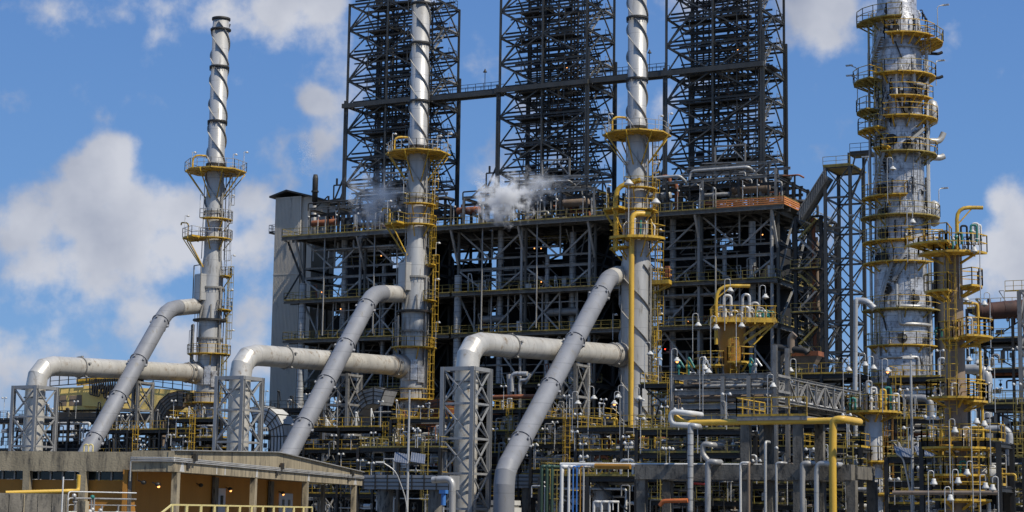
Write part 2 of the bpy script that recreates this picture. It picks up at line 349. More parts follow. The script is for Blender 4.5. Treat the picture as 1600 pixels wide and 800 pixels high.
# ================================================================ coker steel structures (three units, 25 m apart)
ZL = [6.5, 13.0, 19.8, 26.6, 32.2, 41.2]
UNIT_LBL = ['leftmost dark open steel process structure beside the grey clad shed', 'middle dark open steel process structure between the second and third stacks', 'rightmost dark open steel process structure behind the third stack with orange netting on its deck']
def unit(k):
    X0 = -70+25.1*k; rnd = random.Random(11+k)
    u = T('process_structure', UNIT_LBL[k], 'steel structure', (X0+10, 0, 0), 'open steel structures under the tall towers')
    cx = [X0, X0+10.2, X0+20.4]; dep = [0, 6, 12, 18]
    for i, x in enumerate(cx):
        for j, y in enumerate(dep):
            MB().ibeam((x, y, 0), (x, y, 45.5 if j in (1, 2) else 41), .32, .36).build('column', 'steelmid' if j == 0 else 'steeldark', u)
    # floor frames and decks
    for li, z in enumerate(ZL):
        top = li == 5; fy = -2.6 if top else (-1.6 if li in (3, 4) else -.3)
        xl, xr = X0-(2.2 if li > 2 and k == 0 else .4), X0+20.4+(1.6 if top and k == 2 else .4)
        if k < 2 and li >= 3: xr = X0+25.1-.4 if li == 5 else xr+ (4.2 if li in (3, 4) else 0)
        mb = MB()
        mb.ibeam((xl, fy, z-.3), (xr, fy, z-.3), .3, .5 if top else .36)
        for y in dep: mb.ibeam((xl, y, z-.3), (xr, y, z-.3), .24, .4)
        for x in cx: mb.ibeam((x, fy, z-.32), (x, 18, z-.32), .3, .55)
        for i in range(1, 14): mb.bar((xl+(xr-xl)*i/14, fy, z-.2), (xl+(xr-xl)*i/14, 18, z-.2), .12, .3)
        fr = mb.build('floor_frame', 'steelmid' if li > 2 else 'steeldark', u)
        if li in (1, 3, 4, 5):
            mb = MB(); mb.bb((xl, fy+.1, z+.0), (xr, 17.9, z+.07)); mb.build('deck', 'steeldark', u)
        if li >= 3:
            pts = [(xr, fy, z)] if k < 2 else [(xr, 17, z), (xr, fy, z)]
            pts += [(xl, fy, z)]
            if k == 0: pts += [(xl, 10, z)]
            MB().rail(pts, 1.1, 1.5, .06).build('railing', 'yellowdull', u)
        if li in (2, 3): MB().rail([(xr, 1.5, z+.1), (xl, 1.5, z+.1)], 1.1, 1.5, .05).build('railing', 'yellowdull', u)
    # paired beams of the tall top storey
    for z, w in ((36.8, .26), (35.4, .36)):
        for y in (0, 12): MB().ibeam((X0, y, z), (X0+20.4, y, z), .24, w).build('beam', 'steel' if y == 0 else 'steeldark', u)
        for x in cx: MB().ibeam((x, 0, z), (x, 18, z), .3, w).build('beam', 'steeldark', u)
    # raking struts under the cantilevered top deck, V braces and truss diagonals
    def br(p, q, w=.2, m='steellight'): MB().bar(p, q, w, w*1.1).build('brace', m, u)
    for x in cx: br((x, -.2, 36.2), (x, -2.5, 40.8), .26)
    if k == 0: br((X0-.1, 0, 35), (X0-2.2, -1, 40.7), .26, 'steeldark'); br((X0-.1, 0, 37), (X0-2.2, -1.4, 32.4), .22, 'steeldark')
    for b in (0, 1):
        a, c, m = cx[b], cx[b+1], (cx[b]+cx[b+1])/2
        br((a+.2, 0, 40.6), (m-.4, 0, 36.8)); br((c-.2, 0, 40.6), (m+.4, 0, 36.8))
        br((a+.2, 0, 35.2), (m-1.0, 0, 32.4)); br((c-.2, 0, 35.2), (m+1.0, 0, 32.4))
        br((a+.2, .1, 26.7), (a+.2+(c-a)*.47, .1, 31.7)) if b == 1 else br((c-.2, .1, 31.7), (m-.2, .1, 26.7))
        br((a+.3, .1, 31.7), (m, .1, 26.7)) if b == 1 else br((a+.2, .1, 31.7), (m-2.2, .1, 26.7))
        br((a, 0, 19.6), (m, 0, 26)); br((c, 0, 19.6), (m, 0, 26))
        for f in (.25, .5, .75): MB().bar((a+(c-a)*f, 0, 26.4), (a+(c-a)*f, 0, 32), .17).build('post', 'steellight', u)
        for f in (.5,): MB().bar((a+(c-a)*f, 0, 36.8), (a+(c-a)*f, 0, 41), .18).build('post', 'steel', u)
        for y, mm in ((6, 'steeldark'), (12, 'steeldark'), (18, 'steeldark')):
            for z0, z1 in ((6.5, 13), (13, 19.8), (19.8, 26.6), (26.6, 32.2), (36.8, 41.2)):
                if rnd.random() < .55: br((a, y, z0), (c, y, z1), .22, mm)
                if rnd.random() < .4: br((c, y, z0), (a, y, z1), .22, mm)
    # side face, seen obliquely past the last unit
    for i in range(3):
        for z0, z1 in zip(ZL[:-1], ZL[1:]):
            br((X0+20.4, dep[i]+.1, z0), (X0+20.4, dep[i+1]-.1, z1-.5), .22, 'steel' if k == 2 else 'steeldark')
    # coke drums and equipment inside, interior shade put into their black colour
    for x in (X0+5.1, X0+15.3):
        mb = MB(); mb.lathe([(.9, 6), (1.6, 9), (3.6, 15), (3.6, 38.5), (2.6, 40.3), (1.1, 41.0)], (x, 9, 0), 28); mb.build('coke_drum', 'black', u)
    MB().bb((X0-.1, 18.2, 0), (X0+20.4, 18.6, 39.0)).build('shade_sheet', 'black', u)  # black sheet added behind the open frame to stand for its shade
    MB().bb((X0+.6, 3.9, 0), (X0+20, 4.3, 12.6)).build('shade_sheet', 'black', u)  # low black sheet added inside, likewise standing for shade
    for i in range(6):   # black panels on the floors, shade of the bays put into their colour
        x = X0+1+rnd.random()*17; z = rnd.choice(ZL[:4]); MB().bb((x, 4.5, z+.1), (x+rnd.uniform(1.5, 4), 4.9, z+rnd.uniform(2.5, 5))).build('shade_panel', 'black', u)
    # vertical insulated pipes with sheet bands
    for f, y, r, z0, z1 in ((.02, -.9, .5, 2, 34.6), (.27, 1.6, .42, 20, 41), (.50, -1.0, .2, 14, 41), (.62, 1.2, .3, 8, 37), (.80, 1.9, .45, 12, 40), (.98, -1.1, .22, 3, 41)):
        mb = MB(); x = X0+20.4*f+rnd.uniform(-.2, .3); mb.cyl((x, y), r, z0, z1, 12)
        for i in range(int((z1-z0)/1.1)): mb.lathe([(r, 0), (r+.03, .02), (r+.03, .1), (r, .12)], (x, y, z0+i*1.1), 12)
        mb.build('vertical_pipe', 'insul' if r > .25 else 'silverdark', u)
    # horizontal runs hung under the decks
    for i in range(14):
        z = rnd.choice([39.7, 39.3, 34.2, 30.6, 25.2, 24.6, 18, 22.5, 12, 16.3]); y = rnd.uniform(-.9, 3.5); a = X0+rnd.uniform(0, 9); b = a+rnd.uniform(5, 12); b = min(b, X0+20.3)
        dz = rnd.choice([-1, 1])*rnd.uniform(.8, 2); r = rnd.choice([.07, .1, .14, .2])
        MB().pipe([(a, y, z+dz), (a, y, z), (b, y, z), (b, y+rnd.uniform(1, 2), z)], r, 8).build('pipe', rnd.choice(['silver', 'silverdark', 'silverdark', 'steel', 'white'] if z > 24 else ['silver', 'silverdark', 'rust', 'steel']), u)
    if k != 0:
        mb = MB(); mb.tube([(X0+3.3, .9, 28.7), (X0+3.5, .9, 28.7), (X0+6.6, .9, 28.7), (X0+6.8, .9, 28.7)], .5, 12); mb.build('drum', 'silverdark', u)
        MB().pipe([(X0+2.5, .7, 27.6), (X0+9, .7, 27.6), (X0+9, 3, 27.6)], .13).build('pipe', 'silver', u)
        mb = MB(); mb.tube([(X0+13, .9, 29.3), (X0+13.3, .9, 29.3), (X0+17.2, .9, 29.3), (X0+17.5, .9, 29.3)], .55, 12); mb.build('drum', 'silverdark', u)
    for i in range(22):
        z = rnd.uniform(5, 40.5); y = rnd.uniform(.5, 5.5); a = X0+rnd.uniform(0, 12); b = min(X0+20, a+rnd.uniform(3, 9)); MB().bar((a, y, z), (b, y, z), .09, .14).build('tie_rod', rnd.choice(['steel', 'steeldark', 'silverdark']), u)
        x = X0+rnd.uniform(.5, 20); zz = rnd.choice([6.5, 13, 19.8, 26.6, 32.3]); MB().bar((x, y, zz), (x, y, zz+rnd.uniform(3, 6)), .1).build('hanger', rnd.choice(['steel', 'silver', 'steeldark']), u)
    # second-plane lattice, thin posts and cable trays that crowd every bay
    for z0, z1 in ((6.5, 13), (13, 19.8), (19.8, 26.6), (26.6, 32.2), (32.2, 36.8), (36.8, 41)):
        for b_ in range(4):
            a = X0+.3+b_*5.05; c = a+4.9; y = rnd.choice([2.6, 3.4, 4.6]); fl = rnd.random() < .5
            MB().bar((a, y, z0 if fl else z1), (c, y, z1 if fl else z0), .12, .14).build('bracing_rod', rnd.choice(['steel', 'steeldark', 'silverdark']), u)
            if rnd.random() < .6: MB().bar((a, y, z1-.3), (c, y, z0+.3) if fl else (c, y, z1-.3), .1, .12).build('bracing_rod', 'steeldark', u)
        for q in range(5):
            x = X0+rnd.uniform(.5, 20); MB().bar((x, rnd.uniform(.2, 3), z0), (x, rnd.uniform(.2, 3), z1-rnd.random()*2), rnd.choice([.08, .11, .15])).build('slim_post', rnd.choice(['steel', 'silver', 'silverdark', 'steeldark']), u)
        zz = z0+rnd.uniform(1, 3); mb = MB(); a = X0+rnd.uniform(0, 6); c = a+rnd.uniform(8, 13)
        for dy in (0, .4): mb.bar((a, 1.4+dy, zz), (c, 1.4+dy, zz), .05, .14)
        for q in range(14): mb.bar((a+(c-a)*q/14, 1.4, zz), (a+(c-a)*q/14, 1.8, zz), .05)
        mb.build('cable_tray', 'steel', u)
        MB().rail([(X0+rnd.uniform(0, 5), 3.1, zz-1), (X0+rnd.uniform(11, 20), 3.1, zz-1)], 1.1, 1.4, .05, False).build('inner_railing', 'yellowdull', u)
    # small fittings on the decks
    for i in range(26):
        z = rnd.choice([26.67, 32.3, 32.3, 19.8, 13.07]); x = X0+rnd.uniform(.5, 20); y = rnd.uniform(-.8, 2.8); h = rnd.uniform(.5, 1.7)
        if i % 3 == 0: mb = MB(); mb.box((x, y, z+h/2), (rnd.uniform(.3, .8), .4, h)); mb.build('control_box', rnd.choice(['white', 'silver', 'steel', 'bluegrey']), u)
        else: mb = MB(); mb.pipe([(x, y, z), (x, y, z+h*1.6), (x+rnd.uniform(-.8, .8), y+.2, z+h*1.6), (x+rnd.uniform(-.8, .8), y+.2, z)], .07, 6); mb.sphere((x, y, z+h), .16, 8); mb.build('riser', rnd.choice(['white', 'silver', 'silverdark', 'rust']), u)
    for i in range(4):
        z = rnd.choice([27.5, 33.4, 30.8, 38, 24]); mb = MB(); mb.sphere((X0+rnd.uniform(1, 19), rnd.uniform(-.6, 1.5), z), .085, 8); mb.build('lamp', rnd.choice(['glow', 'glow', 'redglow']), u)
    # ---- equipment floor on top of the block
    zt = 41.27
    for y in (0.4, 5, 10):
        for i in range(5):
            x = X0+.4+i*4.9; MB().ibeam((x, y, zt), (x, y, zt+4.2+rnd.choice([0, .9])), .3, .34).build('frame_post', 'steel' if y < 1 and i % 2 == 0 else 'steeldark', u)
        if y < 6: MB().ibeam((X0+(8 if y < 1 else 1), y, zt+5.9), (X0+20.4, y, zt+5.9), .24, .34).build('frame_beam', 'steel', u)
        for i in range(4):
            x = X0+1+i*5+rnd.random(); MB().bar((x, y, zt+4.2), (x+2.2, y, zt+5.9), .14).build('frame_brace', 'steel' if i % 2 else 'steeldark', u); MB().bar((x+2.3, y, zt), (x+2.3, y, zt+5.9), .2).build('frame_post', 'steeldark', u)
        for z in (zt+3.2, zt+4.2): MB().ibeam((X0+.2, y, z), (X0+20.4, y, z), .26, .36).build('frame_beam', 'steel' if y < 1 and z > 45 else 'steeldark', u)
    for i in range(5): MB().ibeam((X0+.4+i*4.9, .4, zt+4.1), (X0+.4+i*4.9, 16, zt+4.1), .26, .36).build('frame_beam', 'steeldark', u)
    for i in range(26):
        x = X0+rnd.uniform(.5, 17); y = rnd.uniform(.8, 9); z = zt+rnd.choice([1.2, 1.8, 2.6, 3.4, 4.6, 5.2]); r = rnd.choice([.08, .12, .18, .28]); l = rnd.uniform(1.5, 6)
        p = [(x, y, zt), (x, y, z), (x+l, y, z), (x+l, y+2, z)] if i % 2 else [(x, y, z), (x+l*.5, y, z), (x+l*.5, y, z-1), (x+l, y, z-1), (x+l, y, zt)]
        MB().pipe(p, r, 8).build('pipe', rnd.choice(['steeldark', 'silverdark', 'silver', 'rust', 'steeldark', 'silverdark']), u)
    for i in range(16):
        x = X0+rnd.uniform(.5, 19); y = rnd.uniform(1, 8); mb = MB(); h = rnd.uniform(.7, 2.2); mb.box((x, y, zt+h/2), (rnd.uniform(.4, 1.6), rnd.uniform(.4, 1), h)); mb.build('equipment_box', rnd.choice(['steeldark', 'black', 'silverdark', 'steeldark']), u)
    MB().pipe([(X0+.6, -.3, zt+3.8), (X0+.6, -.3, zt+4.9), (X0+7.3, -.3, zt+4.9), (X0+8, .6, zt+4.0)], .1 if k < 2 else .2, 10).build('pipe', 'steeldark' if k < 2 else 'insul', u)
    MB().pipe([(X0+8.6, -.3, zt+4.3), (X0+8.9, -.3, zt+5.4), (X0+16.6, -.3, zt+5.4), (X0+16.9, 1, zt+5)], .12 if k < 2 else .2, 10).build('pipe', 'silverdark' if k < 2 else 'insul', u)
    for i in range(7):
        x = X0+1+i*3+rnd.uniform(-.8, .8); y = -2.1; mb = MB(); mb.bar((x, y, zt), (x, y, zt+2.6+rnd.random()), .07); mb.sphere((x+.15, y, zt+2.6), .17, 8); mb.build('lamp_post', 'white' if i % 2 else 'silver', u)
    for x in (X0+4.6, X0+12.8): MB().pipe([(x, -1.9, 27), (x, -1.9, zt+2.6)], .11, 8).build('vertical_pipe', 'silverdark', u)
    return u
UN = [unit(k) for k in range(3)]
# orange debris netting hung on the third unit's deck rail
mb = MB(); X0 = -19.8
for z in (.12, .38, .64, .9): mb.bar((X0+13.2, -2.68, 41.2+z), (X0+22.05, -2.68, 41.2+z), .03, .17); mb.bar((X0+22.08, -2.6, 41.2+z), (X0+22.08, 3.5, 41.2+z), .03, .17)
tag(mb.build('safety_netting', 'netting'), 'orange safety netting tied along the top deck rail of the rightmost structure', 'netting')
def hvessel(a, b, r, m, label, name='horizontal_vessel', saddles=True, group=None):
    a, b = V(a), V(b); d = (b-a).normalized(); t = T(name, label, 'vessel', ((a.x+b.x)/2, (a.y+b.y)/2, a.z-r-.35), group)
    k = 5; pts = []; mb = MB()
    R = [0.05]+[r*math.sin(math.pi/2*i/k) for i in range(1, k+1)]
    s_ = d.cross(UP).normalized(); u2 = s_.cross(d); n = 20; rings = []
    for i, rr in enumerate(R): rings.append((a-d*(r*.5*math.cos(math.pi/2*i/k)), rr))
    for i in range(k, -1, -1): rings.append((b+d*(r*.5*math.cos(math.pi/2*i/k)), R[i]))
    vs = [c+(s_*math.cos(2*math.pi*j/n)+u2*math.sin(2*math.pi*j/n))*q for c, q in rings for j in range(n)]
    mb.add(vs, [(i*n+j, i*n+(j+1) % n, (i+1)*n+(j+1) % n, (i+1)*n+j) for i in range(len(rings)-1) for j in range(n)], True)
    mb.build('shell', m, t)
    mb = MB()
    for f in (.02, .25, .5, .75, .98): MB().tube([a.lerp(b, f)-d*.05, a.lerp(b, f)+d*.05], r*1.03, 20).build('band', m, t)
    for f in (.2, .8):
        p = a.lerp(b, f); MB().box(p-UP*(r+.0), (.3, r*1.4, .7), (d, s_, UP)).build('saddle', 'steel', t)
        MB().tube([p+UP*r*.9, p+UP*(r+.4)], r*.22, 10).build('nozzle', m, t)
    return t
hvessel(aty(1147, 297, 2.2), aty(1200, 294, 2.2), .62, 'brown', 'long beige horizontal drum high on the deck of the rightmost structure')
hvessel(aty(1003, 310, 2.2), aty(1046, 305, 2.2), .55, 'silver', 'pale horizontal drum on the high deck just right of the third stack')
hvessel(aty(872, 319, 2.2), aty(918, 316, 2.2), .55, 'brown', 'beige horizontal drum on the high deck of the middle structure')
hvessel(aty(716, 330, 2.2), aty(748, 328, 2.2), .5, 'rust', 'rusty horizontal exchanger behind the steam on the middle structure')
hvessel(aty(489, 350, 2.2), aty(528, 347, 2.2), .5, 'rust', 'orange rusty exchanger at the left end of the leftmost structure deck')

# ================================================================ drilling towers on top
TW_LBL = ['leftmost dark lattice derrick tower behind the second stack', 'middle dark lattice derrick tower', 'rightmost dark lattice derrick tower right of the third stack']
TZ = [41.3, 45.6, 49.5, 53.4, 57.3, 61.1, 64.9, 68.7, 72.5, 76.3]
def tower():
    rnd = random.Random(3); X = -60.0
    t = T('derrick_tower', TW_LBL[0], 'lattice tower', (X, 5, 41.3), 'lattice towers over the process structures')
    xs = (X-6.7, X-.1, X+6.6); D = 9.2; Y = 5
    for x in xs:
        for y in (Y, Y+D):
            mb = MB(); mb.ibeam((x, y, 41.3), (x, y, 76.5), .27, .28)
            if x != xs[1]: mb.ibeam((x-.32 if x < X else x+.32, y, 41.3), (x-.32 if x < X else x+.32, y, 61+(5 if x > X else 1)), .26, .3)
            mb.build('leg', 'towersteel', t)
    for x, y_ in ((X-4.6, 4.6), (X-3.2, 4.6), (X-3.5, 7.5), (X+3.1, 4.6), (X+4.7, 4.6), (X-2.2, 6.2), (X+1.6, 6.6), (X+.9, 3)):
        MB().bar((x, Y+y_, 41.3), (x, Y+y_, 76.4), .19).build('guide_rail', 'steeldark', t)
    for x in (X+5.7, X+6.05):   # hoist mast at the front right
        mb = MB(); mb.bar((x, Y+.4, 41.3), (x, Y+.4, 76.5), .12)
        for i in range(44): mb.bar((X+5.5, Y+.4, 41.8+i*.8), (X+6.25, Y+.4, 41.8+i*.8), .06)
        mb.build('hoist_mast', 'steeldark', t)
    for li, z in enumerate(TZ[1:]):
        h = .44 if li in (4,) else .27; mb = MB()
        for y in (Y, Y+D, Y+D*.5): mb.ibeam((xs[0], y, z), (xs[2], y, z), .18, h)
        for x in xs: mb.ibeam((x, Y, z), (x, Y+D, z), .2, h)
        for q in range(3): yy = Y+D*(q+.6)/3.6; mb.bar((xs[0], yy, z-.05), (xs[2], yy, z-.05), .14, .2)
        if li == 4: mb.bb((xs[0]-.5, Y-.7, z-.3), (xs[2]+.5, Y-.35, z+.35))
        mb.build('girder_ring', 'towersteel', t)
        # partial gratings and half-level members
        mb = MB()
        for q in range(2 if li != 4 else 3):
            x = X-5.8+q*4.2+rnd.random()*1.5; y = Y+2+rnd.random()*2.5; mb.bb((x, y, z+.17), (x+rnd.uniform(2.6, 4.4), y+rnd.uniform(1.6, 3.5), z+.23))
        if li == 4: mb.bb((xs[0], Y-.3, z+.26), (xs[2], Y+1.2, z+.33))
        dk = mb.build('grating', 'steeldark', t)
        x = X-5.5+rnd.random()*5; MB().rail([(x, Y+2, z+.2), (x+5, Y+2, z+.2)], 1.1, 1.2, .05, False).build('railing', 'steeldark', t); mb = MB(); mb.rail([(xs[2]-2.6, Y+D-.6, z+.2), (xs[2], Y+D-.6, z+.2), (xs[2], Y+D-3, z+.2)], 1.1, 1.2, .05); mb.build('railing', 'steel' if li % 2 else 'steeldark', t)
        mb = MB(); zz = z+1.9
        for yy in (Y+2.4, Y+5.6, Y+7.4): mb.bar((X-5.8+rnd.random(), yy, zz+rnd.uniform(-.5, .5)), (X+5.8-rnd.random()*2, yy, zz+rnd.uniform(-.5, .5)), .14, .2)
        for yy in (Y+1.5, Y+4.6, Y+7.9): mb.ibeam((xs[0], yy, z+.95), (xs[2], yy, z+.95), .16, .24); mb.bar((xs[0]+rnd.random()*3, yy, z+2.9), (xs[2]-rnd.random()*3, yy, z+2.9), .13, .18)
        for q in range(4): x = X-4.5+rnd.random()*9; mb.bar((x, Y+2.4, z), (x, Y+2.4+rnd.random()*3, z+3.7), .1)
        mb.build('cross_members', 'steeldark', t)
        mb = MB()
        for q in range(7):
            x = X-4+rnd.random()*8; y = Y+2+rnd.random()*5; s_ = rnd.uniform(.25, .8); MB().box((x, y, z+.3+s_*.6), (s_*1.3, s_, s_*1.2)).build('equipment', 'black' if li % 2 else 'steeldark', t)
    for li in range(len(TZ)-1):
        z0, z1 = TZ[li], TZ[li+1]
        def b(p, q, m='towersteel'): MB().bar(p, q, .15, .18).build('brace', m, t)
        s_ = li % 2
        for (a, c) in ((xs[0], xs[1]), (xs[1], xs[2])):
            fl = (a == xs[0]) ^ bool(s_)
            b((a, Y, z0 if fl else z1), (c, Y, z1 if fl else z0)); b((a, Y+D, z1 if fl else z0), (c, Y+D, z0 if fl else z1))
            b((a, Y+D*.5, z0 if not fl else z1), (c, Y+D*.5, z1 if not fl else z0), 'steeldark')
        m_ = Y+D/2
        for x in (xs[0], xs[2]):
            b((x, Y, z0), (x, m_, z1)); b((x, Y+D, z0), (x, m_, z1))
        for q in range(3):
            x = X-5.5+rnd.random()*7; b((x, Y+3+q*1.8, z0), (x+rnd.uniform(2, 4.5), Y+3+q*1.8, z1), 'steeldark'); b((x+rnd.uniform(2, 4.5), Y+3.4+q*1.8, z0), (x, Y+3.4+q*1.8, z1), 'steeldark')
        zm = (z0+z1)/2
        for (a, c) in ((xs[0], xs[1]), (xs[1], xs[2])):
            m2 = (a+c)/2; MB().bar((m2, Y, zm), (m2, Y, z1), .09).build('sub_brace', 'towersteel', t); MB().bar((a+(c-a)*.25, Y+D, z0), (a+(c-a)*.25, Y+D, z1), .1).build('sub_brace', 'towersteel', t)
        if li % 2 == 0: b((xs[0], Y, z0), (xs[0]+(xs[1]-xs[0])*.5, Y, z1))
    # stairs zigzag at the right rear
    for li in range(len(TZ)-1):
        z0, z1 = TZ[li], TZ[li+1]; mb = MB(); y0, y1 = (Y+3.6, Y+7.4) if li % 2 else (Y+7.4, Y+3.6)
        for q in (0, .8): mb.bar((xs[2]-1.2-q, y0, z0+.2), (xs[2]-1.2-q, y1, z1+.2), .1, .28); mb.bar((xs[2]-1.2-q, y0, z0+1.2), (xs[2]-1.2-q, y1, z1+1.2), .05)
        for i in range(12): f = (i+.5)/12; mb.box((xs[2]-1.6, y0+(y1-y0)*f, z0+(z1-z0)*f+.2), (.8, .26, .05))
        mb.build('stair', 'steel' if li % 2 else 'steeldark', t)
    for i, (x, z) in enumerate(((X-2.2, 70), (X+2.4, 64.2), (X+1.2, 58.5))): MB().sphere((x, Y+2.6, z), .11, 8).build('lamp', 'redglow' if i == 0 else 'glow', t)
    for x, z in ((X-3.9, 66), (X-.8, 60), (X+3.4, 69), (X-1.6, 72), (X+2.2, 51)): MB().tube([(x, Y+4, z-6), (x, Y+4, z+6)], .16, 8).build('standpipe', 'steeldark', t)
    # outrigger frame low on the left
    mb = MB(); mb.bar((X-9.8, Y, 47.3), (X-6.7, Y, 47.6), .28); mb.bar((X-9.8, Y+.6, 46.9), (X-4, Y+.6, 46.9), .28); mb.bar((X-8.6, Y, 47.4), (X-8.6, Y, 49.6), .16); mb.bar((X-8.6, Y, 49.6), (X-5.6, Y, 49.6), .18); mb.bar((X-8.4, Y, 47.5), (X-6.8, Y, 51), .18); mb.bar((X-8.9, Y, 44), (X-6.8, Y, 49), .2); mb.bar((X-9, Y, 42), (X-6.8, Y, 47), .2)
    mb.bar((X-8.1, Y, 49.6), (X-8.1, Y, 50.6), .22); mb.build('outrigger', 'steeldark', t)
    # light steel gantry in front at the foot
    mb = MB()
    for x in (X+.8, X+4.9): mb.bar((x, Y-1.5, 45.5), (x, Y-1.5, 50.4), .2)
    mb.bar((X+.8, Y-1.5, 50.4), (X+4.9, Y-1.5, 50.4), .2); mb.bar((X+.8, Y-1.5, 48.2), (X+2.8, Y-1.5, 50.4), .14); mb.bar((X+4.9, Y-1.5, 48.2), (X+2.8, Y-1.5, 50.4), .14)
    for i in range(3): mb.bar((X-1+i*.3, Y-1.6, 48.3-i*.8), (X+6.6, Y-1.6, 48.0-i*.8), .16)
    mb.build('gantry', 'steel', t)
    return t
tw = tower(); index_kids()
for k in (1, 2):
    c = copy_tree(tw, (-60+25.05*k, 5, 41.3)); c['label'] = TW_LBL[k]
def bridge(x0, x1, y, z, label):
    t = T('footbridge', label, 'footbridge', ((x0+x1)/2, y, z-.6), 'footbridges between the lattice towers')
    mb = MB(); mb.bar((x0, y, z-.3), (x1, y, z-.3), .3, .6); mb.bar((x0, y+1.6, z-.3), (x1, y+1.6, z-.3), .3, .6); mb.build('girder', 'towersteel', t)
    MB().bb((x0, y+.16, z-.02), (x1, y+1.44, z+.04)).build('deck', 'steeldark', t)
    for yy in (y, y+1.6): MB().rail([(x0, yy, z), (x1, yy, z)], 1.15, 1.2, .06).build('railing', 'steeldark', t)
    x = x0+(x1-x0)*.8; mb = MB(); mb.bar((x, y, z), (x, y, z+3), .07); mb.lathe([(.05, .5), (.12, .3), (.3, 0)], (x, y, z+2.7), 10); mb.build('lamp', 'steeldark', t)
bridge(-53, -41.9, 5.2, 61.4, 'high steel footbridge linking the left and middle lattice towers')
bridge(-28, -16.9, 5.2, 61.6, 'high steel footbridge linking the middle and right lattice towers behind the third stack')
bridge(-53, -41.9, 5.2, 77.0, 'highest steel footbridge at the top edge between left and middle towers')

